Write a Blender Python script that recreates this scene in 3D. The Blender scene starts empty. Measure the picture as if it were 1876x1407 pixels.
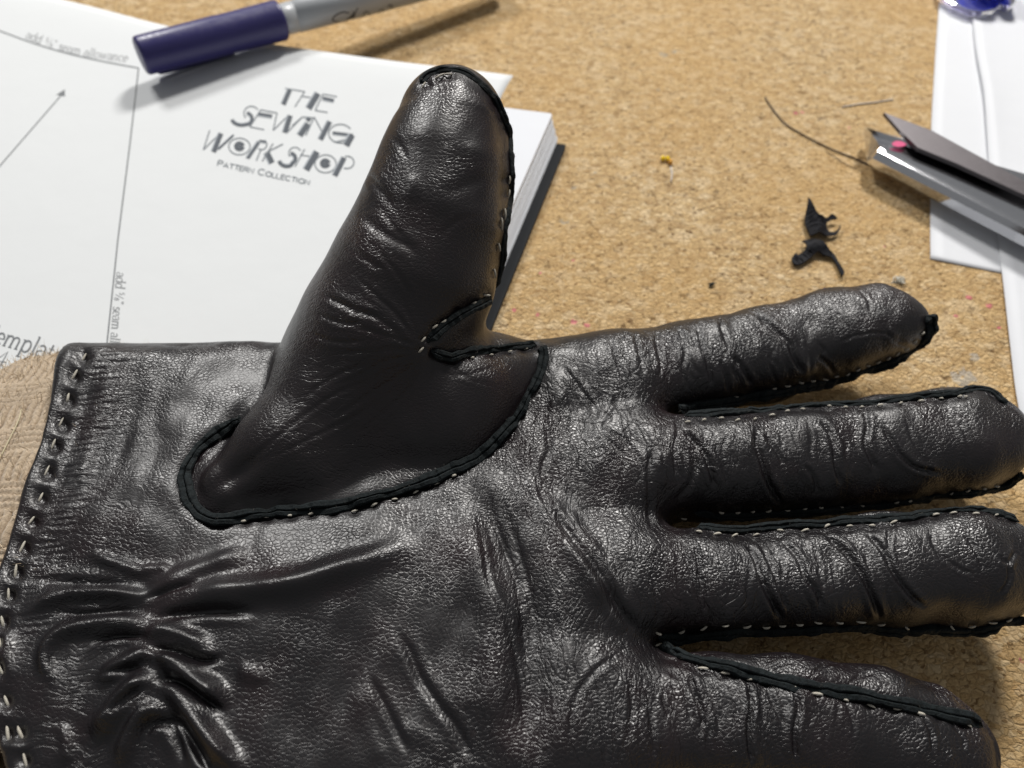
import bpy, math, random
import numpy as np
from mathutils import Vector, Matrix
import openvdb

random.seed(7); RNG = np.random.default_rng(7)
C = bpy.context.scene.collection
CM = 0.01                                     # everything below is written in centimetres

# ------------------------------------------------------------------ camera
FPX, CX, CY = 1355.0, 938.0, 703.5            # phone main camera, about 26 mm equivalent
PITCH = math.radians(55.0); HCAM = 15.5
CAM = np.array([0.0, -HCAM / math.tan(PITCH), HCAM])
RIGHT = np.array([1.0, 0, 0]); FWD = np.array([0, math.cos(PITCH), -math.sin(PITCH)]); UP = np.array([0, math.sin(PITCH), math.cos(PITCH)])
cd = bpy.data.cameras.new('camera'); cam = bpy.data.objects.new('camera', cd); C.objects.link(cam)
cam.location = CAM * CM; cam.rotation_euler = (math.radians(90) - PITCH, 0, 0)
cd.sensor_width = 36; cd.lens = 36 * FPX / 1876; cd.clip_start = 0.005; cd.clip_end = 50
cd.dof.use_dof = True; cd.dof.focus_distance = 0.135; cd.dof.aperture_fstop = 19
bpy.context.scene.camera = cam

# ------------------------------------------------------------------ light
W = bpy.data.worlds.new('World'); bpy.context.scene.world = W; W.use_nodes = True
W.node_tree.nodes['Background'].inputs[0].default_value = (0.97, 0.98, 1.0, 1)
W.node_tree.nodes['Background'].inputs[1].default_value = 0.18
def lamp(name, dirv, dist, size, energy, col):
    l = bpy.data.lights.new(name, 'AREA'); l.shape = 'DISK'; l.size = size; l.energy = energy; l.color = col
    o = bpy.data.objects.new(name, l); C.objects.link(o)
    d = Vector(dirv).normalized(); o.location = d * dist; o.rotation_euler = d.to_track_quat('Z', 'Y').to_euler()
    return o
lamp('ceiling_lamp', (0.36, 1.0, 1.0), 1.6, 0.28, 22, (1.0, 0.97, 0.93))
lamp('ceiling_lamp', (-0.55, 0.95, 1.02), 1.7, 0.30, 15.5, (1.0, 0.98, 0.95))
sc = bpy.context.scene
sc.cycles.max_bounces = 7; sc.cycles.diffuse_bounces = 3; sc.cycles.glossy_bounces = 3; sc.cycles.transmission_bounces = 6
sc.view_settings.view_transform = 'Standard'; sc.view_settings.look = 'None'; sc.view_settings.exposure = 0.0; sc.view_settings.gamma = 1

# ------------------------------------------------------------------ helpers
def at(px, py, z):
    d = RIGHT * (px - CX) / FPX + FWD - UP * (py - CY) / FPX
    return CAM + d * ((z - CAM[2]) / d[2])
def proj(P):
    v = np.asarray(P, float) - CAM; w = v @ FWD
    return CX + FPX * (v @ RIGHT) / w, CY - FPX * (v @ UP) / w, w
def rcm(r, px, py, z):                        # a radius seen in pixels -> cm
    return r * float((at(px, py, z) - CAM) @ FWD) / FPX
def smooth(pts, n=12):
    P = np.array(pts, float); out = []
    Q = np.vstack([2 * P[0] - P[1], P, 2 * P[-1] - P[-2]])
    for i in range(1, len(Q) - 2):
        p0, p1, p2, p3 = Q[i - 1:i + 3]
        t = np.linspace(0, 1, n, endpoint=False)[:, None]
        out.append(.5 * (2 * p1 + (p2 - p0) * t + (2 * p0 - 5 * p1 + 4 * p2 - p3) * t ** 2 + (3 * p1 - p0 - 3 * p2 + p3) * t ** 3))
    out.append(P[-1:]); return np.vstack(out)
def resample(P, step):
    d = np.r_[0, np.cumsum(np.linalg.norm(np.diff(P, axis=0), axis=1))]
    n = max(2, int(d[-1] / step) + 1); s = np.linspace(0, d[-1], n)
    return np.stack([np.interp(s, d, P[:, k]) for k in range(P.shape[1])], 1)
def mesh(name, V, Fs, smooth_shade=True):
    me = bpy.data.meshes.new(name); me.from_pydata((np.asarray(V, float) * CM).tolist(), [], [list(map(int, f)) for f in Fs])
    me.update()
    if smooth_shade: me.polygons.foreach_set('use_smooth', np.ones(len(me.polygons), bool))
    return me
def fastmesh(name, V, Q):
    me = bpy.data.meshes.new(name); k = Q.shape[1]
    me.vertices.add(len(V)); me.vertices.foreach_set('co', (np.asarray(V, np.float32) * CM).ravel())
    me.loops.add(Q.size); me.loops.foreach_set('vertex_index', Q.astype(np.int32).ravel())
    me.polygons.add(len(Q)); me.polygons.foreach_set('loop_start', np.arange(0, Q.size, k, dtype=np.int32))
    me.update(calc_edges=True); me.polygons.foreach_set('use_smooth', np.ones(len(Q), bool)); me.update()
    return me
def obj(name, me, mat, parent=None):
    o = bpy.data.objects.new(name, me); C.objects.link(o)
    if mat and not me.materials: me.materials.append(mat)
    if parent:
        o.parent = parent; o.matrix_parent_inverse = Matrix.Translation(-wloc(parent))
    return o
def wloc(o):
    v = Vector((0, 0, 0))
    while o: v = v + o.location + (o.matrix_parent_inverse.translation if o.parent else Vector()); o = o.parent
    return v
def tag(o, label, cat, group=None):
    o['label'] = label; o['category'] = cat
    if group: o['group'] = group
    return o
def thing(name, label, cat, loc, group=None):
    o = bpy.data.objects.new(name, None); C.objects.link(o); o.location = Vector(np.asarray(loc, float) * CM); o.empty_display_size = .01
    return tag(o, label, cat, group)
def tube(P, R, seg=10, cap=True, flat=1.0, upv=(0, 0, 1)):
    P = np.asarray(P, float); n = len(P); R = np.broadcast_to(np.asarray(R, float), (n,))
    T = np.gradient(P, axis=0); T /= np.linalg.norm(T, axis=1)[:, None] + 1e-12
    u = np.array(upv, float); B = np.cross(T, u); B /= np.linalg.norm(B, axis=1)[:, None] + 1e-12; N = np.cross(B, T)
    a = np.arange(seg) * 2 * math.pi / seg
    V = (P[:, None] + R[:, None, None] * (np.cos(a)[None, :, None] * B[:, None] + flat * np.sin(a)[None, :, None] * N[:, None])).reshape(-1, 3)
    Fs = [[i * seg + j, i * seg + (j + 1) % seg, (i + 1) * seg + (j + 1) % seg, (i + 1) * seg + j] for i in range(n - 1) for j in range(seg)]
    if cap: Fs += [list(range(seg))[::-1], [(n - 1) * seg + j for j in range(seg)]]
    return V, Fs
def lathe(p0, p1, prof, seg=40):              # profile = [(t along axis in cm, radius)]
    p0 = np.asarray(p0, float); ax = np.asarray(p1, float) - p0; ax /= np.linalg.norm(ax)
    b = np.cross(ax, [0, 0, 1]); b /= np.linalg.norm(b); n = np.cross(b, ax)
    a = np.arange(seg) * 2 * math.pi / seg; V = []; Fs = []
    for t, r in prof: V.append(p0 + ax * t + r * (np.cos(a)[:, None] * b + np.sin(a)[:, None] * n))
    V = np.vstack(V); m = len(prof)
    for i in range(m - 1):
        for j in range(seg): Fs.append([i * seg + j, i * seg + (j + 1) % seg, (i + 1) * seg + (j + 1) % seg, (i + 1) * seg + j])
    Fs += [list(range(seg))[::-1], [(m - 1) * seg + j for j in range(seg)]]
    return V, Fs
def gridmesh(G):                              # G[n,m,3] -> one sheet
    n, m = G.shape[:2]; idx = np.arange(n * m).reshape(n, m)
    return G.reshape(-1, 3), np.stack([idx[:-1, :-1], idx[1:, :-1], idx[1:, 1:], idx[:-1, 1:]], -1).reshape(-1, 4)
def thick(V, Q, t):                           # give a sheet a thickness (downwards)
    V = np.asarray(V); Q = np.asarray(Q); n = len(V)
    e = np.vstack([Q[:, [0, 1]], Q[:, [1, 2]], Q[:, [2, 3]], Q[:, [3, 0]]]); key = np.sort(e, 1)
    _, inv, cnt = np.unique(key[:, 0] * n + key[:, 1], return_inverse=True, return_counts=True)
    b = e[cnt[inv] == 1]
    return np.vstack([V, V - [0, 0, t]]), np.vstack([Q, Q[:, ::-1] + n, np.stack([b[:, 1], b[:, 0], b[:, 0] + n, b[:, 1] + n], 1)])

class NT:                                     # small node-tree writer
    def __init__(s, name):
        s.m = bpy.data.materials.new(name); s.m.use_nodes = True; s.t = s.m.node_tree; s.t.nodes.clear()
        s.out = s.n('ShaderNodeOutputMaterial'); s.b = s.n('ShaderNodeBsdfPrincipled'); s.l(s.b.outputs[0], s.out.inputs[0])
        tc = s.n('ShaderNodeTexCoord'); v = s.n('ShaderNodeVectorMath'); v.operation = 'SCALE'; v.inputs['Scale'].default_value = 100
        s.l(tc.outputs['Object'], v.inputs[0]); s.cm = v.outputs[0]
    def n(s, t): return s.t.nodes.new(t)
    def l(s, a, b): s.t.links.new(a, b)
    def put(s, sock, v):
        if hasattr(v, 'is_output') or isinstance(v, bpy.types.NodeSocket): s.l(v, sock)
        elif isinstance(v, (tuple, list)) and len(v) == 3 and len(sock.default_value) == 4: sock.default_value = (*v, 1)
        else: sock.default_value = v
    def p(s, **k):
        for a, v in k.items(): s.put(s.b.inputs[a.replace('_', ' ')], v)
        return s
    def math(s, op, a, b=0.0, c=0.0):
        m = s.n('ShaderNodeMath'); m.operation = op
        for i, v in enumerate((a, b, c)): s.put(m.inputs[i], v)
        return m.outputs[0]
    def vec(s, op, a, b=None, scale=None):
        m = s.n('ShaderNodeVectorMath'); m.operation = op; s.put(m.inputs[0], a)
        if b is not None: s.put(m.inputs[1], b)
        if scale is not None: s.put(m.inputs['Scale'], scale)
        return m.outputs['Value'] if op in ('LENGTH', 'DISTANCE') else m.outputs[0]
    def noise(s, v, scale, detail=2, rough=.5, dist=0, col=False):
        m = s.n('ShaderNodeTexNoise'); s.put(m.inputs['Vector'], v); s.put(m.inputs['Scale'], scale); s.put(m.inputs['Detail'], detail); s.put(m.inputs['Roughness'], rough); s.put(m.inputs['Distortion'], dist)
        return m.outputs['Color'] if col else m.outputs['Fac']
    def voro(s, v, scale, feat='F1', out='Distance', rnd=1.0, smoothn=None):
        m = s.n('ShaderNodeTexVoronoi'); m.feature = feat; s.put(m.inputs['Vector'], v); s.put(m.inputs['Scale'], scale); s.put(m.inputs['Randomness'], rnd)
        if smoothn is not None: s.put(m.inputs['Smoothness'], smoothn)
        return m.outputs[out]
    def ramp(s, f, stops, interp='LINEAR'):
        m = s.n('ShaderNodeValToRGB'); s.put(m.inputs[0], f); e = m.color_ramp.elements; m.color_ramp.interpolation = interp
        while len(e) < len(stops): e.new(.5)
        for x, (pos, c) in zip(e, stops):
            x.position = pos; x.color = (*c, 1) if isinstance(c, (tuple, list)) else (c, c, c, 1)
        return m.outputs[0]
    def mix(s, f, a, b, mode='MIX'):
        m = s.n('ShaderNodeMix'); m.data_type = 'RGBA'; m.blend_type = mode
        s.put(m.inputs['Factor'], f); s.put(m.inputs['A'] if False else m.inputs[6], a); s.put(m.inputs[7], b); return m.outputs[2]
    def attr(s, name, out='Fac'):
        m = s.n('ShaderNodeAttribute'); m.attribute_name = name; return m.outputs[out]
    def mapr(s, f, a, b, c=0., d=1.):
        m = s.n('ShaderNodeMapRange'); s.put(m.inputs[0], f)
        for i, v in enumerate((a, b, c, d)): s.put(m.inputs[i + 1], v)
        return m.outputs[0]
    def bump(s, h, dist_cm, strength=1.0, prev=None):
        m = s.n('ShaderNodeBump'); s.put(m.inputs['Height'], h); m.inputs['Distance'].default_value = dist_cm * CM; s.put(m.inputs['Strength'], strength)
        if prev is not None: s.l(prev, m.inputs['Normal'])
        return m.outputs[0]
    def normal(s, nrm): s.l(nrm, s.b.inputs['Normal']); return s
def plain(name, col, rough=.5, spec=.5, metal=0.):
    t = NT(name); t.p(Base_Color=col, Roughness=rough, Metallic=metal); t.b.inputs['Specular IOR Level'].default_value = spec; return t

# ------------------------------------------------------------------ materials
def make_leather():
    t = NT('black_glove_leather')
    wob = t.vec('SCALE', t.vec('SUBTRACT', t.noise(t.cm, 3.0, 2, col=True), (.5, .5, .5)), scale=.10)
    g = t.vec('ADD', t.cm, wob)
    warp = t.vec('ADD', t.cm, t.vec('SCALE', t.vec('SUBTRACT', t.noise(t.cm, 1.3, 2, col=True), (.5, .5, .5)), scale=.7))
    # pebbled grain: two sizes of cells, larger on the fingers, stretched across the fold direction
    gs = t.attr('grain')
    stretch = t.n('ShaderNodeMapping'); stretch.inputs['Scale'].default_value = (1.0, 1.25, 1.1); t.l(g, stretch.inputs[0])
    c1 = t.voro(stretch.outputs[0], 12.5, 'DISTANCE_TO_EDGE'); k1 = t.ramp(c1, [(0, 0.), (.06, .34), (.25, .80), (.5, 1.)])
    k2 = t.noise(stretch.outputs[0], 22.0, 1); nz = t.noise(t.cm, 1.1, 2)
    grain = t.math('ADD', t.math('MULTIPLY', k1, t.math('MULTIPLY', t.mapr(gs, 0, 1, .45, 1.0), t.mapr(nz, .3, .7, .30, 1.25))), t.math('MULTIPLY', k2, .25))
    net = t.voro(warp, 1.9, 'DISTANCE_TO_EDGE'); net = t.ramp(net, [(0, 0.), (.035, .75), (.10, 1.)], 'EASE')
    # drawn-out creases: long thin lines running across the fingers (my) or along the hand (mx)
    def lines(scale, sx, sy, sz):
        m = t.n('ShaderNodeMapping'); m.inputs['Scale'].default_value = (sx, sy, sz); t.l(warp, m.inputs[0])
        a = t.noise(m.outputs[0], scale, 3, .55)
        a = t.math('ABSOLUTE', t.math('SUBTRACT', a, .5))
        return t.mapr(a, 0.0, 0.055)
    ly = lines(1.0, 5.0, 1.0, 1.4); lx = lines(1.0, 1.1, 6.0, 2.0)
    hgt = t.math('ADD', t.math('ADD', grain, t.math('MULTIPLY', net, t.math('MULTIPLY', t.attr('net'), 2.2))), t.math('ADD', t.math('MULTIPLY', ly, t.math('MULTIPLY', t.attr('my'), 1.5)), t.math('MULTIPLY', lx, t.math('MULTIPLY', t.attr('mx'), 1.1))))
    n4 = t.bump(hgt, .0070, 1.0)
    big = t.noise(t.cm, .55, 3, .6)
    wear = t.math('ADD', t.mapr(big, .50, .72, 0., .6), t.attr('wear'))
    base = t.mix(wear, (.0059, .0051, .0063), (.019, .0090, .0105))
    crack = t.mapr(c1, 0.0, .10, .0, 1.0)
    base = t.mix(t.math('MULTIPLY', t.math('SUBTRACT', 1.0, crack), .5), base, (.012, .007, .007))
    t.p(Base_Color=base, Roughness=t.mapr(nz, .3, .7, .38, .29))
    t.b.inputs['Specular IOR Level'].default_value = .6
    return t.normal(n4).m
def make_cork():
    t = NT('cork_sheet')
    wob = t.vec('SCALE', t.vec('SUBTRACT', t.noise(t.cm, 6.0, 2, col=True), (.5, .5, .5)), scale=.16)
    m = t.n('ShaderNodeMapping'); m.inputs['Scale'].default_value = (.8, 1.15, 1); t.l(t.vec('ADD', t.cm, wob), m.inputs[0]); g = m.outputs[0]
    cellc = t.voro(g, 7.0, 'F1', 'Color'); sep = t.n('ShaderNodeSeparateColor'); t.l(cellc, sep.inputs[0])
    edge = t.voro(g, 7.0, 'DISTANCE_TO_EDGE')
    small = t.voro(g, 15.0, 'F1', 'Color'); sep2 = t.n('ShaderNodeSeparateColor'); t.l(small, sep2.inputs[0])
    col = t.ramp(sep.outputs[0], [(0, (.37, .235, .11)), (.2, (.56, .385, .185)), (.7, (.67, .485, .255)), (1, (.78, .63, .40))])
    col2 = t.ramp(sep2.outputs[0], [(0, (.34, .21, .10)), (.35, (.60, .425, .21)), (1, (.75, .565, .32))])
    col = t.mix(.35, col, col2)
    bigc = t.voro(g, 3.4, 'F1', 'Color'); sep3 = t.n('ShaderNodeSeparateColor'); t.l(bigc, sep3.inputs[0]); col = t.mix(t.mapr(sep3.outputs[0], .0, 1., .0, .34), col, (.40, .26, .125)); col = t.mix(t.mapr(sep3.outputs[1], .80, .82, 0., .35), col, (.82, .67, .45))
    fleck = t.noise(g, 3.0, 6, .75); fl = t.mapr(fleck, .585, .66)
    col = t.mix(t.math('MULTIPLY', fl, .78), col, (.115, .055, .022))
    chips = t.mapr(sep2.outputs[1], .955, .96); col = t.mix(t.math('MULTIPLY', chips, .75), col, (.10, .05, .02))
    col = t.mix(t.math('MULTIPLY', t.mapr(edge, .12, 0.0), .34), col, (.16, .08, .03))
    tint = t.noise(t.cm, .22, 3); col = t.mix(t.mapr(tint, .36, .62, .06, .38), col, (.55, .33, .115))
    # marks left on the table: dabs of pink ink and dried grey glue, where the photograph has them
    def marks(col, spots, rgb, thr, strength, nscale):
        acc = None; pp = t.n('ShaderNodeSeparateXYZ'); t.l(t.cm, pp.inputs[0]); cmb = t.n('ShaderNodeCombineXYZ'); t.l(pp.outputs[0], cmb.inputs[0]); t.l(pp.outputs[1], cmb.inputs[1])
        for px, py, r in spots:
            w = at(px, py, 0); d = t.vec('DISTANCE', cmb.outputs[0], (w[0], w[1], 0.0)); f = t.mapr(d, r, r * .25)
            acc = f if acc is None else t.math('MAXIMUM', acc, f)
        f = t.mapr(t.math('MULTIPLY', acc, t.noise(t.cm, nscale, 3, .65)), thr, thr + .06)
        return t.mix(t.math('MULTIPLY', f, strength), col, rgb)
    col = marks(col, [(1457, 207, .22), (1470, 205, .16), (1555, 234, .12), (905, 545, .16), (913, 556, .14), (942, 568, .14), (985, 577, .14), (1052, 590, .2), (1075, 596, .18), (1050, 477, .1), (990, 500, .1), (1775, 545, .2), (1752, 579, .14), (1812, 560, .2), (1830, 600, .12), (1620, 452, .08), (1870, 1210, .12)], (.62, .09, .20), .36, .6, 9)
    col = marks(col, [(1760, 690, .75), (1785, 655, .4), (1735, 715, .4)], (.42, .40, .36), .40, .65, 3)
    col = marks(col, [(1215, 100, .45), (1205, 165, .25), (1052, 342, .3), (1035, 405, .4), (1090, 320, .35), (1235, 95, .3)], (.24, .27, .27), .42, .5, 4)
    h = t.math('ADD', t.math('MULTIPLY', t.mapr(edge, 0, .25), .6), t.math('ADD', t.math('MULTIPLY', sep.outputs[1], .5), t.math('MULTIPLY', t.noise(g, 14, 4, .65), 1.1)))
    h = t.math('SUBTRACT', h, t.math('MULTIPLY', fl, .8))
    t.p(Base_Color=col, Roughness=.78); t.b.inputs['Specular IOR Level'].default_value = .25
    return t.normal(t.bump(h, .045, .8)).m
def make_paper(name, col, rough=.65):
    t = NT(name); f = t.noise(t.cm, 30, 3)
    t.p(Base_Color=t.mix(t.mapr(f, .3, .7, 0, .06), col, tuple(c * .9 for c in col)), Roughness=rough); t.b.inputs['Specular IOR Level'].default_value = .3
    return t.normal(t.bump(t.math('ADD', f, t.math('MULTIPLY', t.noise(t.cm, .8, 2), 6.)), .006, .5)).m
def make_edge():
    t = NT('raw_suede_edge'); f = t.noise(t.cm, 16, 4, .65)
    t.p(Base_Color=t.ramp(f, [(.3, (.003, .0045, .005)), (.7, (.013, .019, .021))]), Roughness=.8); t.b.inputs['Specular IOR Level'].default_value = .25
    return t.normal(t.bump(f, .03, .8)).m
def make_thread():
    t = NT('waxed_linen_thread'); m = t.n('ShaderNodeTexWave'); t.l(t.cm, m.inputs[0]); m.inputs['Scale'].default_value = 9; m.bands_direction = 'DIAGONAL'
    f = t.noise(t.cm, 25, 2)
    t.p(Base_Color=t.ramp(f, [(.3, (.42, .385, .31)), (.7, (.72, .68, .59))]), Roughness=.6)
    return t.normal(t.bump(m.outputs[1], .01, .5)).m
M = dict(leather=make_leather(), cork=make_cork(), edge=make_edge(), thread=make_thread(),
         paper=make_paper('printed_paper', (.67, .69, .70)), paper2=make_paper('bright_office_paper', (.71, .725, .755)), page=make_paper('pad_page_paper', (.72, .74, .78)),
         ink=plain('grey_print_ink', (.13, .14, .15), .6).m, ink2=plain('pale_print_ink', (.20, .21, .22), .6).m)

# ------------------------------------------------------------------ table
gv, gf = gridmesh(np.stack(np.meshgrid(np.linspace(-60, 60, 3), np.linspace(-50, 70, 3), [0.0], indexing='ij'), -1)[:, :, 0])
tb = obj('cork_table_top', mesh('cork_table_top', gv, gf), M['cork']); tb['kind'] = 'structure'

# ------------------------------------------------------------------ the glove: an implicit body, meshed, then creased
VOX = .06; ORG = np.array([-11.6, -12.2, .06]); DIM = np.array([int(23.6 / VOX), int(17.6 / VOX), int(7.6 / VOX)])
AX = [(ORG[k] + VOX * np.arange(DIM[k])).astype(np.float32) for k in range(3)]
FIELD = np.full(DIM, 9.0, np.float32)
def block(lo, hi, pad=.9):
    a = np.clip(((np.asarray(lo) - pad - ORG) / VOX).astype(int), 0, DIM - 1); b = np.clip(((np.asarray(hi) + pad - ORG) / VOX).astype(int) + 2, 1, DIM)
    sl = tuple(slice(a[k], b[k]) for k in range(3))
    return sl, AX[0][sl[0]][:, None, None], AX[1][sl[1]][None, :, None], AX[2][sl[2]][None, None, :]
def smin(a, b, k):
    if k <= 0: return np.minimum(a, b)
    h = np.clip(.5 + .5 * (b - a) / k, 0, 1); return b + (a - b) * h - k * h * (1 - h)
def seg_sdf(a, b, ra, rb, X, Y, Z, kz=1.0, p=2.0):
    d = (b - a).astype(np.float32); L = float(d @ d) + 1e-9
    t = np.clip(((X - a[0]) * d[0] + (Y - a[1]) * d[1] + (Z - a[2]) * d[2]) / L, 0, 1)
    if p != 2: return (((X - a[0] - t * d[0]) ** 2 + (Y - a[1] - t * d[1]) ** 2 + 1e-9) ** (p / 2) + np.abs((Z - a[2] - t * d[2]) * kz) ** p) ** (1 / p) - (ra + (rb - ra) * t)
    return np.sqrt((X - a[0] - t * d[0]) ** 2 + (Y - a[1] - t * d[1]) ** 2 + ((Z - a[2] - t * d[2]) * kz) ** 2) - (ra + (rb - ra) * t)
def chain(field, path, k_in, k_out, kz=1.0, p=2.0):
    """path = [(px, py, z, r_px)]: a limb as one tapered chain, merged into field"""
    P = [at(q[0], q[1], q[2]) for q in path]; R = [rcm(q[3], *q[:3]) for q in path]
    sl, X, Y, Z = block(np.min([q - r for q, r in zip(P, R)], 0), np.max([q + r for q, r in zip(P, R)], 0))
    f = None
    for i in range(len(P) - 1):
        s = seg_sdf(P[i], P[i + 1], R[i], R[i + 1], X, Y, Z, kz, p); f = s if f is None else smin(f, s, k_in)
    field[sl] = smin(field[sl], f, k_out)
def poly2d(P, X, Y):                          # signed 2-D distance to a closed polygon
    d = None; s = np.zeros(np.broadcast(X, Y).shape, bool)
    for i in range(len(P)):
        a, b = P[i - 1], P[i]; e = b - a
        t = np.clip(((X - a[0]) * e[0] + (Y - a[1]) * e[1]) / (e @ e), 0, 1)
        q = (X - a[0] - t * e[0]) ** 2 + (Y - a[1] - t * e[1]) ** 2; d = q if d is None else np.minimum(d, q)
        with np.errstate(divide='ignore', invalid='ignore'):
            c = ((a[1] > Y) != (b[1] > Y)) & (X < (b[0] - a[0]) * (Y - a[1]) / (b[1] - a[1] + 1e-12) + a[0]); s ^= c
    d = np.sqrt(d); return np.where(s, -d, d)
# palm: a rounded slab over a traced outline
PALM = [(60, 668, 2), (160, 652, 2.1), (300, 650, 2.1), (450, 648, 2.1), (620, 655, 2.1), (800, 660, 2.1), (950, 655, 2.0), (1030, 645, 2.0), (1130, 650, 1.9), (1190, 690, 1.9), (1210, 780, 1.9), (1215, 960, 1.9), (1190, 1150, 1.9), (1190, 1420, 1.9), (1150, 1540, 2), (600, 1560, 2), (0, 1540, 2), (-160, 1500, 2), (-190, 1200, 2), (-110, 950, 2), (0, 780, 2)]
PW = np.array([at(*p)[:2] for p in PALM])
sl, X, Y, Z = block([PW[:, 0].min(), PW[:, 1].min(), 1.0], [PW[:, 0].max(), PW[:, 1].max(), 3.3])
d2 = poly2d(PW, X[:, :, 0], Y[:, :, 0])[:, :, None].astype(np.float32)
lift = (.22 * np.exp(-((X + 3) ** 2 + (Y + 6.2) ** 2) / 7) - .10 * np.exp(-((X - .4) ** 2 / 1.2 + (Y + 5) ** 2 / 12))).astype(np.float32)
hh, rr = 1.08, .98
ss = np.clip((X + .2) / 2.6, 0, 1); lift = lift - .27 * (ss * ss * (3 - 2 * ss)).astype(np.float32)
qx = d2 + rr; qz = np.abs(Z - 2.12 - lift) - hh + rr
FIELD[sl] = np.sqrt(np.maximum(qx, 0) ** 2 + np.maximum(qz, 0) ** 2) + np.minimum(np.maximum(qx, qz), 0) - rr
FING = np.full(DIM, 9.0, np.float32)
chain(FING, [(1000, 735, 2.05, 92), (1130, 702, 2.0, 90), (1260, 677, 1.85, 82), (1400, 651, 1.65, 81), (1530, 610, 1.75, 76), (1606, 593, 1.85, 66), (1645, 597, 1.85, 46)], .25, 0, 1.1, 2.7)
chain(FING, [(1000, 870, 2.1, 92), (1150, 860, 2.08, 97), (1300, 856, 1.95, 90), (1460, 848, 1.75, 91), (1620, 826, 1.65, 93), (1740, 812, 1.65, 93), (1782, 806, 1.65, 88)], .25, .02, 1.1, 2.7)
chain(FING, [(1000, 1090, 2.1, 95), (1150, 1072, 2.08, 100), (1300, 1066, 2.0, 90), (1460, 1052, 1.8, 91), (1620, 1042, 1.7, 95), (1760, 1040, 1.7, 97), (1815, 1040, 1.7, 90)], .25, .02, 1.1, 2.7)
chain(FING, [(980, 1330, 2.05, 118), (1130, 1325, 2.05, 118), (1300, 1318, 1.95, 108), (1450, 1322, 1.8, 108), (1600, 1342, 1.7, 108), (1700, 1362, 1.65, 98), (1745, 1376, 1.65, 72)], .25, .02, 1.1, 2.7)
sl, X, Y, Z = block([-1, -12, .2], [11.5, 1, 3.8])
FIELD[sl] = smin(FIELD[sl], FING[sl], .5); del FING
THUMB = np.full(DIM, 9.0, np.float32)
chain(THUMB, [(828, 212, 6.2, 84), (828, 235, 6.08, 97), (815, 310, 5.68, 117), (793, 405, 5.12, 131), (757, 505, 4.45, 146), (712, 610, 3.65, 158), (664, 705, 3.0, 152), (530, 828, 3.1, 96), (425, 892, 3.12, 54)], .3, 0, 1.0)
chain(THUMB, [(690, 690, 2.5, 175), (800, 755, 2.35, 158), (905, 715, 2.3, 105)], .5, .35)
chain(THUMB, [(690, 790, 2.45, 150), (580, 860, 2.55, 110), (455, 902, 2.7, 58)], .4, .3)
FIELD = smin(FIELD, THUMB, .16)
# cuff opening: cut along a curve and hollow the mouth so that a real lip stays
CUFF = np.array([at(*p)[:2] for p in [(150, 560, 2.3), (130, 655, 2.6), (96, 740, 3.05), (62, 830, 3.2), (20, 950, 3.2), (-18, 1080, 3.2), (-36, 1180, 3.2), (-30, 1280, 3.2), (-8, 1380, 3.2), (25, 1500, 3.2)]])
o = np.argsort(CUFF[:, 1]); gx = np.interp(AX[1], CUFF[o, 1], CUFF[o, 0]).astype(np.float32)
cut = (gx[None, :, None] - AX[0][:, None, None]) * .93
inner = np.where(cut > -.7, FIELD + .16, 9).astype(np.float32)
FIELD = -smin(-FIELD, -np.broadcast_to(cut, FIELD.shape), .22)
FIELD = np.maximum(FIELD, -inner)
g = openvdb.FloatGrid(.3); g.copyFromArray(np.clip(FIELD, -.3, .3)); V, Q = g.convertToQuads(0.0)
V = V.astype(np.float64) * VOX + ORG; Q = Q.astype(np.int64)
th_v = None
def sample(field, P):
    q = (P - ORG) / VOX; i = np.clip(q.astype(int), 0, DIM - 2); f = np.clip(q - i, 0, 1); r = 0
    for dx in (0, 1):
        for dy in (0, 1):
            for dz in (0, 1):
                w = np.where(dx, f[:, 0], 1 - f[:, 0]) * np.where(dy, f[:, 1], 1 - f[:, 1]) * np.where(dz, f[:, 2], 1 - f[:, 2])
                r = r + w * field[i[:, 0] + dx, i[:, 1] + dy, i[:, 2] + dz]
    return r
def split(V, Q):                              # every quad into four
    n = len(V); e = np.stack([Q, np.roll(Q, -1, 1)], -1); s = np.sort(e.reshape(-1, 2), 1); u, inv = np.unique(s[:, 0] * n + s[:, 1], return_inverse=True)
    mid = (V[u // n] + V[u % n]) / 2; fc = V[Q].mean(1); E = inv.reshape(-1, 4) + n; c = np.arange(len(Q)) + n + len(u)
    return np.vstack([V, mid, fc]), np.concatenate([np.stack([Q[:, k], E[:, k], c, E[:, k - 1]], 1) for k in range(4)])
V, Q = split(V, Q)
EA, EB = Q.ravel(), np.roll(Q, -1, 1).ravel()
DEG = np.bincount(EA, minlength=len(V)) + np.bincount(EB, minlength=len(V))
def relax(A, it):
    for _ in range(it):
        A = np.stack([(np.bincount(EA, A[EB, k], len(A)) + np.bincount(EB, A[EA, k], len(A))) / DEG for k in range(A.shape[1])], 1)
    return A
def normals(V):
    fn = np.cross(V[Q[:, 2]] - V[Q[:, 0]], V[Q[:, 3]] - V[Q[:, 1]])
    N = np.stack([np.bincount(Q.ravel(), np.repeat(fn[:, k], 4), len(V)) for k in range(3)], 1)
    return N / (np.linalg.norm(N, axis=1)[:, None] + 1e-12)
V = relax(V, 4); N = normals(V)
tv = sample(THUMB, V); bodyv = tv < .12
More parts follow.
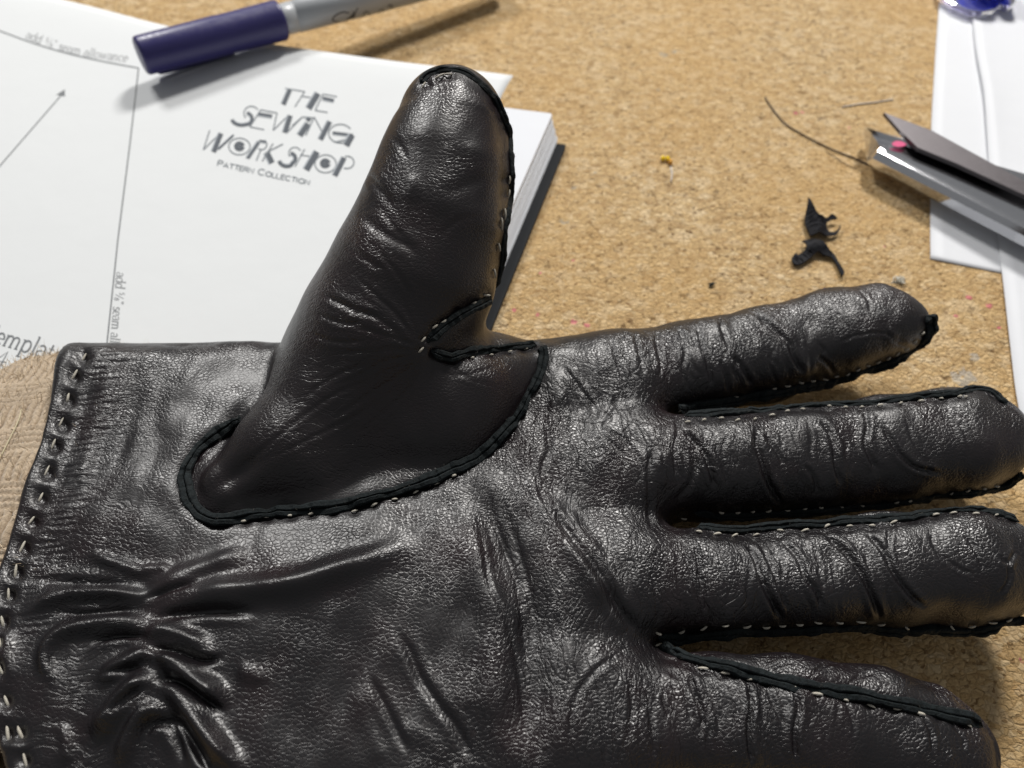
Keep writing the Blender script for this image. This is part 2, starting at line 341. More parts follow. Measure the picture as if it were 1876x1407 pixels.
# ---- creases, traced from the photograph as curves on the leather (pixels of the photograph, turned into relief in cm)
RX0, RY0, RS = -140, 60, 2.0; RW, RH = 1090, 770
class Relief:
    def __init__(s): s.a = np.zeros((RH, RW), np.float32)
    def curve(s, pts, w, depth, kind='groove', taper=.25):
        P = resample(smooth(pts, 8), 3.0); L = len(P); m = w * 7 + 8
        x0, y0 = ((P.min(0) - m - (RX0, RY0)) / RS).astype(int); x1, y1 = ((P.max(0) + m - (RX0, RY0)) / RS).astype(int) + 1
        x0, y0 = max(x0, 0), max(y0, 0); x1, y1 = min(x1, RW), min(y1, RH)
        if x1 <= x0 or y1 <= y0: return
        gx = (RX0 + RS * np.arange(x0, x1)).astype(np.float32); gy = (RY0 + RS * np.arange(y0, y1)).astype(np.float32)
        best = np.full((len(gy), len(gx)), 1e9, np.float32); bi = np.zeros(best.shape, np.int32)
        for i, (px, py) in enumerate(P):
            d = (gx[None] - px) ** 2 + (gy[:, None] - py) ** 2; k = d < best; best[k] = d[k]; bi[k] = i
        d = np.sqrt(best); t = bi / (L - 1); env = np.clip(np.minimum(t, 1 - t) / max(taper, 1e-3), 0, 1); env = env * env * (3 - 2 * env)
        if taper == 0: env = 1
        if kind == 'groove': h = -np.exp(-(d / w) ** 2) + .42 * np.exp(-((d - 2.2 * w) / (1.4 * w)) ** 2)
        elif kind == 'ridge': h = np.exp(-(d / w) ** 2)
        else:                                 # 'fold': rises on the right-hand side of the curve, drops sharply on the other
            T = np.gradient(P, axis=0); sgn = T[bi, 0] * (gy[:, None] - P[bi, 1]) - T[bi, 1] * (gx[None] - P[bi, 0])
            h = np.where(sgn > 0, np.exp(-(d / (2.6 * w)) ** 2) * (1 - np.exp(-(d / (.35 * w)) ** 2)), -.45 * np.exp(-(d / (.8 * w)) ** 2))
        s.a[y0:y1, x0:x1] += (depth * env * h).astype(np.float32)
    def spot(s, px, py, rx, ry, depth, ang=0):
        m = 3 * max(rx, ry); x0, x1 = max(int((px - m - RX0) / RS), 0), min(int((px + m - RX0) / RS), RW); y0, y1 = max(int((py - m - RY0) / RS), 0), min(int((py + m - RY0) / RS), RH)
        if x1 <= x0 or y1 <= y0: return
        gx = (RX0 + RS * np.arange(x0, x1))[None] - px; gy = (RY0 + RS * np.arange(y0, y1))[:, None] - py
        c, sn = math.cos(ang), math.sin(ang); u = gx * c + gy * sn; v = -gx * sn + gy * c
        s.a[y0:y1, x0:x1] += (depth * np.exp(-(u / rx) ** 2 - (v / ry) ** 2)).astype(np.float32)
    def get(s, px, py):
        u = np.clip((px - RX0) / RS, 0, RW - 2.001); v = np.clip((py - RY0) / RS, 0, RH - 2.001); i = u.astype(int); j = v.astype(int); a = u - i; b = v - j
        A = s.a; return (A[j, i] * (1 - a) + A[j, i + 1] * a) * (1 - b) + (A[j + 1, i] * (1 - a) + A[j + 1, i + 1] * a) * b
def zm(ox, oy, pts, f=2.68): return [(ox + x / f, oy + y / f) for x, y in pts]
RP, RT = Relief(), Relief()                   # palm and fingers / thumb
IDX = (1176, 450); RNGF = (1176, 882); PLM = (600, 882); UPP = (600, 450); CUF = (0, 882); CU2 = (0, 450)
def G(R, org, pts, w, d, kind='groove', taper=.25): R.curve(zm(*org, pts), w, d, kind, taper)
# index finger
FK = 1.45
for pts, w, d in [([(560, 335), (640, 400), (720, 470), (750, 540), (800, 640)], 5, .055), ([(270, 390), (290, 470), (320, 560), (340, 640), (350, 700)], 4, .035), ([(180, 400), (220, 480), (240, 560), (280, 640)], 4, .03),
                  ([(375, 370), (395, 430), (430, 520)], 4, .025), ([(440, 540), (500, 610), (540, 690)], 4.5, .04), ([(870, 540), (920, 590), (950, 640)], 4, .03), ([(60, 440), (90, 540), (100, 640)], 4, .03), ([(960, 480), (1060, 440), (1180, 430), (1290, 470)], 3, .014),
                  ([(1060, 220), (1110, 270), (1120, 330)], 3, .018), ([(1180, 400), (1240, 470), (1330, 490)], 3, .014), ([(900, 300), (960, 330), (1010, 400)], 3, .012), ([(380, 560), (410, 640), (420, 720)], 4, .03), ([(620, 560), (650, 640), (670, 690)], 3.5, .02)]: G(RP, IDX, pts, w * .9, d * 1.15, 'groove', .15)
# middle finger
for pts, w, d in [([(190, 900), (250, 960), (310, 1030), (340, 1110), (360, 1200)], 5, .05), ([(550, 900), (560, 980), (590, 1060), (620, 1150), (660, 1230), (700, 1290)], 6, .075), ([(590, 930), (650, 1000), (700, 1080)], 4, .035),
                  ([(870, 850), (930, 930), (950, 1010), (960, 1080), (990, 1190)], 4.5, .05), ([(1030, 1000), (1050, 1090)], 3.5, .02), ([(1090, 800), (1110, 880), (1100, 960), (1130, 1040), (1170, 1110)], 4.5, .05),
                  ([(1180, 880), (1230, 960), (1280, 1030), (1350, 1090), (1480, 1120)], 4.5, .045), ([(800, 1070), (850, 1140), (870, 1220)], 4, .035), ([(730, 1000), (770, 1100), (790, 1200)], 3.5, .02), ([(440, 1000), (470, 1100), (480, 1200)], 3.5, .02), ([(1300, 860), (1340, 960), (1400, 1060), (1420, 1140)], 3.5, .022), ([(1560, 860), (1600, 960), (1610, 1060)], 3.5, .016)]: G(RP, IDX, pts, w * .9, d * 1.15, 'groove', .15)
# ring finger
for pts, w, d in [([(520, 290), (560, 370), (580, 450), (610, 540), (650, 620), (690, 680)], 6, .07), ([(590, 310), (630, 400), (655, 500), (700, 620)], 4, .035), ([(690, 270), (770, 370), (800, 470), (850, 540), (875, 620)], 4.5, .05),
                  ([(900, 230), (980, 310), (1050, 400), (1100, 500), (1140, 600), (1170, 680)], 5.5, .07), ([(1100, 230), (1180, 330), (1220, 420), (1270, 500), (1330, 570), (1400, 620)], 5, .055), ([(1220, 200), (1210, 330), (1230, 420)], 3.5, .03),
                  ([(1590, 270), (1640, 350), (1680, 440)], 4, .03), ([(1750, 370), (1790, 400), (1840, 340)], 4, .03), ([(1790, 400), (1800, 480), (1760, 560)], 4, .03), ([(260, 430), (300, 520), (310, 640)], 4, .035), ([(1420, 230), (1440, 330), (1540, 420), (1640, 460)], 3.5, .02), ([(200, 330), (250, 480), (290, 690)], 3.5, .025), ([(860, 420), (880, 500), (860, 600)], 3, .02)]: G(RP, RNGF, pts, w * .9, d * 1.15, 'groove', .15)
# little finger and its side strip
for pts, w, d in [([(230, 920), (260, 1010), (300, 1120), (310, 1220)], 6, .06), ([(530, 980), (545, 1100), (530, 1200), (540, 1400)], 5, .055), ([(620, 1000), (660, 1110), (700, 1200)], 4, .035), ([(740, 1010), (770, 1100), (750, 1230), (760, 1380)], 5, .055), ([(1390, 1150), (1430, 1230), (1440, 1330)], 4, .035), ([(1010, 1080), (1040, 1180), (1050, 1260)], 3.5, .02), ([(1540, 1180), (1590, 1250), (1600, 1330)], 3.5, .02),
                  ([(830, 950), (900, 905), (960, 900)], 3.5, .03), ([(1000, 1010), (1060, 960), (1150, 930)], 3, .02), ([(600, 940), (680, 900), (760, 890)], 3, .02), ([(300, 1000), (340, 1150), (330, 1300), (340, 1400)], 3.5, .025)]: G(RP, RNGF, pts, w * .9, d * 1.15, 'groove', .15)
# finer crosswise lines where the fingers flex
for x0, x1, top, bot, n in [(1060, 1520, lambda x: 640 - (x - 1060) * .14, lambda x: 760 - (x - 1060) * .13, 15), (1200, 1640, lambda x: 775 - (x - 1200) * .07, lambda x: 930 - (x - 1200) * .03, 14), (1190, 1640, lambda x: 985 - (x - 1190) * .05, lambda x: 1145, 14), (1180, 1560, lambda x: 1215 + (x - 1180) * .17, lambda x: 1420, 12)]:
    for k in range(n):
        x = x0 + (x1 - x0) * (k + RNG.uniform(.1, .9)) / n; a_, b_ = top(x), bot(x); t0, t1 = sorted(RNG.uniform(0, 1, 2) * [.45, 1] + [0, .0]); t1 = max(t1, t0 + .35); sl_ = RNG.uniform(.05, .38)
        RP.curve([(x + sl_ * (t - .5) * (b_ - a_) + RNG.normal(0, 3), a_ + t * (b_ - a_)) for t in np.linspace(t0, min(t1, 1), 5)], RNG.uniform(2.6, 3.8), RNG.uniform(.010, .026), 'groove', .3)
# palm
for pts, w, d, k in [([(700, -40), (760, 120), (870, 330), (960, 500), (1000, 650), (990, 800), (1000, 1000), (980, 1200), (960, 1400)], 26, .10, 'groove'), ([(720, 100), (760, 300), (790, 520), (870, 680), (930, 900), (960, 1100), (990, 1350)], 4, .03, 'groove'),
                     ([(800, 100), (870, 300), (930, 500), (960, 700), (980, 900)], 4, .028, 'groove'), ([(850, 60), (920, 270), (985, 480), (1020, 700)], 4, .022, 'groove'), ([(780, 0), (820, 180), (900, 420)], 3.5, .022, 'groove'), ([(650, 40), (700, 200), (740, 450), (810, 600), (840, 750), (840, 950), (800, 1120), (760, 1220)], 24, .075, 'ridge'),
                     ([(1080, 100), (1180, 270), (1290, 400), (1380, 530), (1460, 660), (1560, 770)], 8, .11, 'groove'), ([(1060, 30), (1130, 200), (1230, 380), (1330, 520), (1400, 620)], 20, .085, 'ridge'), ([(1130, 90), (1230, 260), (1350, 420), (1440, 560)], 3.5, .025, 'groove'),
                     ([(330, 720), (400, 830), (450, 950), (540, 1090), (640, 1220), (720, 1400)], 7, .06, 'groove'), ([(200, 950), (260, 1060), (330, 1200), (400, 1350)], 6, .045, 'groove'), ([(1450, 830), (1330, 920), (1230, 1040), (1190, 1180), (1200, 1300)], 4, .03, 'groove'), ([(1640, 880), (1750, 960), (1790, 1100), (1850, 1290)], 6, .05, 'groove'),
                     ([(1590, 400), (1620, 600), (1640, 720)], 4, .03, 'groove'), ([(1800, 300), (1830, 450), (1830, 600)], 5, .045, 'groove'), ([(1480, 940), (1500, 1100), (1470, 1300)], 4, .03, 'groove'), ([(1620, 1000), (1600, 1200), (1610, 1400)], 4, .03, 'groove'), ([(1100, 620), (1150, 800), (1200, 1000)], 3.5, .02, 'groove'), ([(560, 1150), (620, 1050), (700, 1130)], 13, .012, 'ridge'),
                     ([(350, 1190), (430, 1230), (530, 1300), (560, 1400)], 13, .018, 'ridge'), ([(150, 1000), (200, 1200), (290, 1400)], 13, .022, 'ridge'), ([(1290, 1050), (1350, 1200), (1370, 1400)], 4, .025, 'groove')]: G(RP, PLM, pts, w * (1.1 if w < 12 else 1.35), d * (.72 if w < 12 else 1.25), k, .2)
for pts, w, d, k in [([(1150, 580), (1230, 680), (1300, 780), (1350, 870)], 3.5, .03, 'groove'), ([(1140, 640), (1180, 720), (1210, 830)], 3, .02, 'groove'), ([(1090, 700), (1080, 850), (1090, 1000), (1050, 1100), (1080, 1260)], 5, .035, 'groove'), ([(1390, 440), (1420, 560), (1490, 720)], 3.5, .025, 'groove'),
                     ([(1500, 400), (1530, 520), (1560, 640)], 3.5, .02, 'groove'), ([(1620, 400), (1640, 540), (1690, 660)], 4, .03, 'groove'), ([(1720, 390), (1760, 560), (1800, 680)], 4, .03, 'groove'), ([(1600, 980), (1580, 1100), (1590, 1250), (1600, 1400)], 5, .045, 'groove'), ([(1440, 700), (1400, 780), (1340, 880), (1390, 960), (1480, 1040)], 3.5, .03, 'groove'),
                     ([(1330, 890), (1450, 940), (1530, 1040), (1560, 1130)], 3.5, .03, 'groove'), ([(1690, 780), (1720, 900), (1700, 1000), (1720, 1150)], 4, .035, 'groove'), ([(1000, 900), (1010, 1050), (1040, 1200), (1110, 1407)], 4, .03, 'groove'), ([(940, 1020), (960, 1150), (1010, 1300)], 3.5, .025, 'groove'), ([(1240, 800), (1260, 950), (1230, 1100)], 3.5, .02, 'groove'), ([(1450, 1050), (1440, 1200), (1480, 1350)], 3.5, .022, 'groove'), ([(1760, 900), (1800, 1000), (1790, 1150), (1700, 1280)], 5, .035, 'groove'),
                     ([(1330, 1000), (1310, 1130), (1340, 1300)], 9, .03, 'ridge'), ([(1140, 700), (1170, 850)], 12, .03, 'ridge'), ([(1640, 1000), (1650, 1200)], 10, .03, 'ridge')]: G(RP, UPP, pts, w * 1.0, d * .9, k, .2)
# gathered elastic at the wrist: puckers running to both sides of a hidden line
for pts, w, d in [([(420, 350), (560, 400), (680, 440), (790, 455)], 9, .08), ([(100, 680), (220, 600), (350, 562), (560, 555), (800, 575)], 11, .17), ([(330, 1010), (240, 920), (250, 820), (330, 745), (470, 712), (620, 695), (815, 700)], 12, .19),
                  ([(470, 1010), (580, 930), (700, 862), (820, 842)], 12, .16), ([(420, 1250), (540, 1170), (650, 1050), (740, 985), (840, 965)], 17, .24), ([(560, 1420), (650, 1240), (740, 1130), (860, 1130)], 14, .16), ([(40, 720), (30, 850), (20, 1000)], 14, .10),
                  ([(690, 425), (770, 430), (850, 415)], 7, .06), ([(690, 530), (850, 480), (1000, 430), (1250, 330)], 15, .12), ([(690, 655), (850, 590), (1050, 550), (1400, 520), (1650, 450), (1880, 365), (2100, 270)], 20, .22), ([(690, 785), (800, 745), (900, 760), (990, 800), (1060, 850)], 13, .16),
                  ([(730, 915), (830, 890), (930, 940), (1040, 1020), (1150, 1090)], 15, .22), ([(730, 1070), (850, 1045), (940, 1120), (1020, 1230), (1110, 1340), (1230, 1450)], 16, .23), ([(1150, 930), (1250, 950), (1290, 1010)], 14, .05), ([(300, 1180), (330, 1290), (300, 1400)], 10, .06)]: G(RP, CUF, pts, w * 1.2, d * 1.12, 'ridge', .3)
for pts, w, d in [([(240, 640), (420, 650), (620, 635), (720, 640)], 9, .08), ([(430, 800), (600, 760), (760, 770)], 10, .10), ([(500, 960), (640, 930), (740, 905)], 9, .09), ([(560, 1160), (640, 1090), (720, 1030), (760, 1000)], 11, .12), ([(690, 590), (800, 555), (1000, 500)], 9, .08), ([(720, 700), (860, 660), (1050, 640), (1300, 640)], 14, .10),
                  ([(720, 830), (860, 840), (1000, 880), (1120, 860)], 11, .13), ([(760, 985), (880, 985), (1000, 1060), (1120, 1150)], 11, .13), ([(800, 1140), (900, 1200), (980, 1330), (1050, 1450)], 14, .13), ([(690, 1300), (740, 1200), (830, 1190), (880, 1280), (900, 1400)], 16, .10), ([(120, 480), (300, 490), (450, 500), (680, 510)], 14, .07)]: G(RP, CUF, pts, w * .55, d * .8, 'groove', .3)
# cuff: soft rolls beside the hem
for pts, w, d, k in [([(590, 600), (520, 720), (470, 860), (430, 1000), (410, 1150), (360, 1290)], 13, .055, 'ridge'), ([(480, 560), (420, 700), (370, 880), (320, 1050), (270, 1200), (210, 1400)], 13, .045, 'groove'), ([(870, 650), (820, 800), (800, 950)], 13, .035, 'ridge'), ([(700, 560), (650, 750), (600, 950), (560, 1200)], 12, .03, 'groove'), ([(300, 1600), (260, 1750), (200, 1830)], 16, .05, 'ridge'), ([(330, 500), (420, 480), (560, 500), (720, 500), (900, 480)], 5, .02, 'groove')]: G(RP, CU2, pts, w * 1.15, d * .5, k)
# thumb
for pts, w, d in [([(460, 500), (380, 470), (250, 430), (100, 390)], 4, .03), ([(465, 520), (330, 510), (160, 520), (20, 540)], 4, .022), ([(460, 540), (300, 560), (150, 640), (30, 700)], 4, .03), ([(460, 560), (350, 640), (250, 700), (100, 800), (0, 870)], 4, .03), ([(440, 470), (330, 330), (230, 240), (130, 140)], 4, .035), ([(450, 450), (400, 350), (370, 250)], 3.5, .022),
                  ([(470, 580), (420, 680), (300, 800), (120, 950)], 3.5, .022), ([(400, 480), (250, 360), (120, 300), (0, 260)], 5, .04), ([(520, 600), (640, 640), (760, 620), (900, 560)], 3.5, .02), ([(560, 570), (700, 660), (850, 700)], 3, .018), ([(240, 20), (340, 130), (420, 260)], 4, .03)]: G(RT, UPP, pts, w * 1.0, d * .36)
TH2 = (600, 0)
for pts, w, d in [([(190, 840), (260, 930), (340, 1030)], 6, .05), ([(150, 1030), (250, 1130), (380, 1200), (460, 1270)], 7, .06), ([(80, 1200), (170, 1260), (290, 1340)], 5, .04), ([(250, 1000), (330, 1120), (400, 1180)], 4, .03), ([(440, 660), (600, 690), (760, 680), (840, 650)], 9, .015), ([(560, 960), (700, 900), (840, 860)], 9, .035), ([(540, 1170), (650, 1080), (800, 1060)], 5, .02), ([(300, 640), (360, 720), (400, 800)], 4, .025)]: G(RT, TH2, pts, w * 1.2, d * .4)
for pts, w, d in [([(700, 620), (760, 820), (820, 1000)], 20, .03), ([(440, 1000), (420, 900), (330, 1150)], 12, .03)]: G(RT, TH2, pts, w, d, 'ridge')
for pts, w, d in [([(1570, 230), (1680, 290), (1760, 330), (1876, 350)], 5, .045), ([(1540, 330), (1680, 380), (1800, 380)], 4.5, .035), ([(1500, 420), (1640, 470), (1800, 470)], 4, .025), ([(1876, 640), (1700, 700), (1500, 830), (1300, 990), (1100, 1140)], 4, .02), ([(1876, 760), (1700, 860), (1500, 960), (1300, 1060)], 4, .018), ([(1850, 560), (1650, 640), (1480, 760)], 4, .02)]: G(RT, CU2, pts, w, d * .6)
RT.spot(783, 153, 9, 7, -.06); RT.spot(802, 143, 7, 6, -.06); RT.spot(822, 138, 7, 6, -.05); RT.spot(793, 140, 6, 6, .03); RP.spot(425, 780, 45, 16, -.13, -1.0); RT.spot(868, 250, 60, 50, -.05); RT.spot(880, 350, 50, 36, -.04); RT.spot(430, 868, 55, 20, -.14, -.62); RT.spot(760, 770, 120, 60, -.07, -.5); RT.spot(900, 690, 60, 35, .05)
# ---- seams (ridge centre lines) and stitches, in photograph pixels
SEAMS = {
 'index': zm(*IDX, [(185, 835), (215, 785), (400, 762), (600, 728), (800, 695), (950, 665), (1100, 615), (1250, 555), (1370, 485), (1428, 405), (1400, 348), (1380, 330)]),
 'middle_upper': zm(*IDX, [(190, 838), (330, 832), (500, 822), (650, 800), (800, 788), (1000, 780), (1200, 762), (1400, 742), (1520, 730), (1620, 705), (1700, 706), (1765, 745), (1795, 800)]),
 'middle_lower': zm(*IDX, [(235, 1310), (400, 1328), (600, 1318), (800, 1305), (1000, 1290), (1200, 1270), (1400, 1240), (1600, 1210), (1760, 1195), (1860, 1150), (1880, 1100)]),
 'ring_upper': zm(*RNGF, [(250, 215), (450, 240), (600, 225), (800, 212), (1000, 195), (1250, 178), (1450, 150), (1600, 142), (1750, 158), (1880, 190)]),
 'ring_lower': zm(*RNGF, [(60, 768), (150, 768), (300, 755), (500, 738), (700, 732), (900, 722), (1100, 715), (1300, 738), (1450, 748), (1600, 740), (1750, 722), (1900, 675)]),
 'little': zm(*RNGF, [(65, 812), (200, 862), (300, 890), (450, 925), (650, 970), (850, 1005), (1000, 1040), (1200, 1082), (1400, 1112), (1550, 1150), (1690, 1215)]),
 'thumb': [(446, 768), (392, 800), (356, 835), (338, 880), (344, 920), (370, 945), (400, 955), (440, 948), (520, 938), (620, 926), (700, 907), (780, 882), (850, 851), (900, 817), (940, 772), (975, 717), (997, 668), (1003, 642), (985, 631)],
 'thumb_upper_vee': [(906, 543), (880, 556), (850, 571), (820, 590), (796, 612), (782, 634)],
 'thumb_lower_vee': [(782, 643), (820, 652), (860, 649), (900, 641), (950, 635), (990, 632)],
 'thumb_edge': [(907, 535), (918, 470), (927, 410), (934, 350), (936, 290), (931, 235), (914, 195), (890, 162), (860, 138), (835, 128), (800, 130), (776, 142), (764, 160)],
}
STITCH = {
 'index': zm(*IDX, [(235, 800), (460, 740), (560, 720), (650, 700), (715, 688), (780, 670), (840, 662), (900, 655), (955, 640), (1010, 630), (1060, 608), (1110, 588), (1160, 572), (1210, 552), (1255, 530), (1300, 506), (1340, 470), (1375, 430), (1400, 385)]),
 'middle_upper': zm(*IDX, [(225, 868), (305, 858), (390, 850), (470, 860), (555, 855), (640, 835), (715, 815), (790, 805), (920, 790), (1000, 795), (1080, 795), (1170, 785), (1270, 775), (1370, 765), (1470, 752), (1560, 742), (1590, 745)]),
 'middle_lower': zm(*IDX, [(390, 1308), (470, 1308), (545, 1303), (622, 1300), (715, 1298), (800, 1290), (880, 1284), (980, 1282), (1080, 1274), (1180, 1268), (1250, 1258), (1310, 1250), (1380, 1240), (1440, 1228), (1520, 1214), (1600, 1200), (1680, 1190), (1740, 1178), (1800, 1160)]),
 'ring_upper': zm(*RNGF, [(205, 180), (280, 250), (370, 262), (455, 268), (560, 265), (680, 243), (800, 243), (905, 222), (1020, 222), (1130, 220), (1235, 202), (1340, 182), (1440, 167), (1530, 157), (1640, 162), (1740, 168), (1820, 188)]),
 'ring_lower': zm(*RNGF, [(80, 745), (195, 735), (305, 716), (410, 705), (515, 709), (610, 712), (690, 705), (775, 699), (865, 690), (970, 690), (1075, 686), (1175, 699), (1300, 714), (1425, 720), (1525, 719), (1620, 709), (1720, 690), (1800, 678)]),
 'little': zm(*RNGF, [(78, 803), (300, 920), (410, 943), (525, 972), (615, 992), (735, 1012), (860, 1045), (995, 1072), (1125, 1104), (1260, 1117), (1365, 1142), (1480, 1162), (1590, 1192)]),
 'thumb': [(448, 955), (488, 947), (532, 945), (570, 942), (609, 939), (650, 937), (686, 925), (723, 915), (762, 902), (800, 886), (832, 872), (382, 812), (358, 841)],
 'thumb_upper_vee': [(890, 540), (867, 555), (839, 571), (812, 589), (796, 598), (775, 622), (771, 641)],
 'thumb_lower_vee': [(826, 662), (865, 656), (900, 651), (934, 645), (962, 640)],
 'thumb_edge': [(905, 500), (913, 452), (918, 411), (924, 393), (931, 356), (932, 330), (776, 158), (805, 141), (820, 137)],
 'cuff': [(154, 656), (136, 688), (124, 730), (111, 775), (97, 815), (85, 864), (74, 912), (57, 954), (40, 1003), (28, 1048), (15, 1090), (4, 1140), (0, 1180), (3, 1228), (12, 1286), (14, 1345), (38, 1345), (46, 1395)],
}
for k, p in SEAMS.items():                    # leather dips on both sides of a seam
    for R in (RP, RT): R.curve(p, 13, -.05, 'ridge', .06)
for k, pts in STITCH.items():
    for px, py in pts:
        if k == 'cuff': RP.spot(px, py, 11, 15, -.085); RP.spot(px - 4, py + 22, 16, 11, .035)
        else:
            for R in (RP, RT): R.spot(px, py, 8, 6, -.03)
cs = smooth(STITCH['cuff'][:14], 6); RP.curve(cs, 12, -.045, 'ridge', 0); RP.curve([(x - 24, y - 4) for x, y in STITCH['cuff'][:14]], 13, .05, 'ridge', 0)
for x, y in STITCH['cuff'][:12]:              # little pulls of leather running off each stitch
    for q in range(3): RP.curve([(x + 10, y - 8 + 9 * q), (x + 45 + 10 * q, y - 10 + 9 * q), (x + 80 + 14 * q, y - 16 + 10 * q)], 3.0, .018, 'groove', .4)

# ---- apply the relief along the surface normals
px, py, pw = proj(V); face = -((V - CAM) / np.linalg.norm(V - CAM, axis=1)[:, None] * N).sum(1)
fade = np.clip((face - .05) / .25, 0, 1)
wth = np.clip((.10 - tv) / .10, 0, 1)         # 1 on the thumb panel, 0 on the palm
disp = RP.get(px, py) * (1 - wth) + RT.get(px, py) * wth
def fnoise(P, s, seed, n=26):                 # smooth random field: a sum of waves in random directions
    r = np.random.default_rng(seed); o = np.zeros(len(P))
    for _ in range(n):
        k = r.standard_normal(3); k *= s * 6.283 * r.uniform(.55, 1.25) / np.linalg.norm(k) * .6; o += np.cos(P @ k + r.uniform(0, 6.28))
    return o / math.sqrt(n / 2)
und = .042 * fnoise(V, .55, 1) + .012 * fnoise(V * [1.3, .8, 1], 1.4, 2) + .005 * fnoise(V * [1.5, .7, 1], 3.2, 3)
V = V + N * ((disp * fade + und * np.clip(fade + .3, 0, 1) * (1 - .65 * wth)))[:, None]
V = V + .35 * (relax(V, 1) - V)
N = normals(V)
# attributes that steer the leather's fine lines
fin = np.clip((px - 1080) / 160, 0, 1) * (1 - wth)
pal = np.exp(-((px - 1000) / 190) ** 2) * np.clip((py - 620) / 100, 0, 1) * (1 - wth)
my = np.clip(.75 * fin * np.clip((1650 - px) / 300, .35, 1) + .8 * pal, 0, 1)
mx = np.clip(.8 * np.exp(-((px - 150) / 120) ** 2) * (1 - wth) + .55 * wth * np.clip((640 - np.abs(py - 640)) / 400, 0, 1) * np.exp(-((px - 620) / 160) ** 2), 0, 1)
grain = np.clip(.35 + .65 * fin + .4 * pal, 0, 1) * (1 - .10 * wth) + .25 * wth
net = np.clip(.18 * fin + .5 * np.exp(-(((px - 1130) / 130) ** 2 + ((py - 780) / 140) ** 2)) * (1 - wth) + .04, 0, 1)
wear = .55 * np.exp(-(((px - 830) / 60) ** 2 + ((py - 1005) / 45) ** 2)) + .25 * np.exp(-(((px - 1830) / 60) ** 2 + ((py - 820) / 60) ** 2)) + .45 * np.exp(-(((px - 940) / 30) ** 2 + ((py - 1350) / 40) ** 2)) + .18 * wth + .3 * np.exp(-((px - 1235) / 25) ** 2) * (py > 880)
full = fastmesh('glove_probe', V, Q); probe = bpy.data.objects.new('glove_probe', full); C.objects.link(probe)
bpy.context.view_layer.update()
def hit(x, y):
    d = RIGHT * (x - CX) / FPX + FWD - UP * (y - CY) / FPX; d /= np.linalg.norm(d)
    ok, p, n, i = probe.ray_cast(Vector(CAM * CM), Vector(d))
    if ok: return np.array(p) / CM, np.array(n), True
    # the seam stands just off the outline: take the closest leather to that line of sight
    best = None
    for s in np.linspace(9, 22, 40):
        ok, p, n, i = probe.closest_point_on_mesh(Vector((CAM + d * s) * CM)); q = (CAM + d * s) * CM; dd = (Vector(q) - p).length
        if best is None or dd < best[0]: best = (dd, np.array(p) / CM, np.array(n), CAM + d * s)
    return best[1] + .35 * (best[3] - best[1]), best[2], False

# ---- assemble the glove
glove = thing('leather_glove', 'black hand-stitched leather glove, palm up, lying across the cork', 'glove', (at(900, 950, 0)))
fx, fy, _ = proj(V[Q].mean(1)); ftv = tv[Q].mean(1)
TP = np.array(SEAMS['thumb'][:-1] + [(985, 631)] + SEAMS['thumb_lower_vee'][::-1] + SEAMS['thumb_upper_vee'][::-1] + [(960, 500), (990, 100), (650, 60), (430, 700)])
def inside(P, X, Y):
    s = np.zeros(len(X), bool)
    for i in range(len(P)):
        a, b = P[i - 1], P[i]; s ^= ((a[1] > Y) != (b[1] > Y)) & (X < (b[0] - a[0]) * (Y - a[1]) / (b[1] - a[1] + 1e-12) + a[0])
    return s
lab = np.zeros(len(Q), int)
lab[inside(TP, fx, fy) & (ftv < .25)] = 1
ch = np.array(STITCH['cuff'][:15]); sx = np.interp(fy, ch[:, 1], ch[:, 0]); lab[(fx < sx) & (lab == 0)] = 2
LP = np.array(SEAMS['little'] + [(1840, 1345), (1830, 1150), (1205, 1150)]); lab[inside(LP, fx, fy) & (fy > 1170 - 8) & (fx > 1205) & (lab == 0) & (V[Q].mean(1)[:, 1] < at(1400, 1190, 1.6)[1])] = 3
names = ['palm_panel', 'thumb_panel', 'cuff_hem', 'finger_gusset']; panels = []
for k, nm in enumerate(names):
    q = Q[lab == k]; u, inv = np.unique(q, return_inverse=True); me = fastmesh(nm, V[u], inv.reshape(-1, 4))
    for a, arr in (('my', my), ('mx', mx), ('grain', grain), ('wear', wear), ('net', net)):
        at_ = me.attributes.new(a, 'FLOAT', 'POINT'); at_.data.foreach_set('value', arr[u].astype(np.float32))
    me.normals_split_custom_set_from_vertices(N[u].tolist())
    panels.append(obj(nm, me, M['leather'], glove))

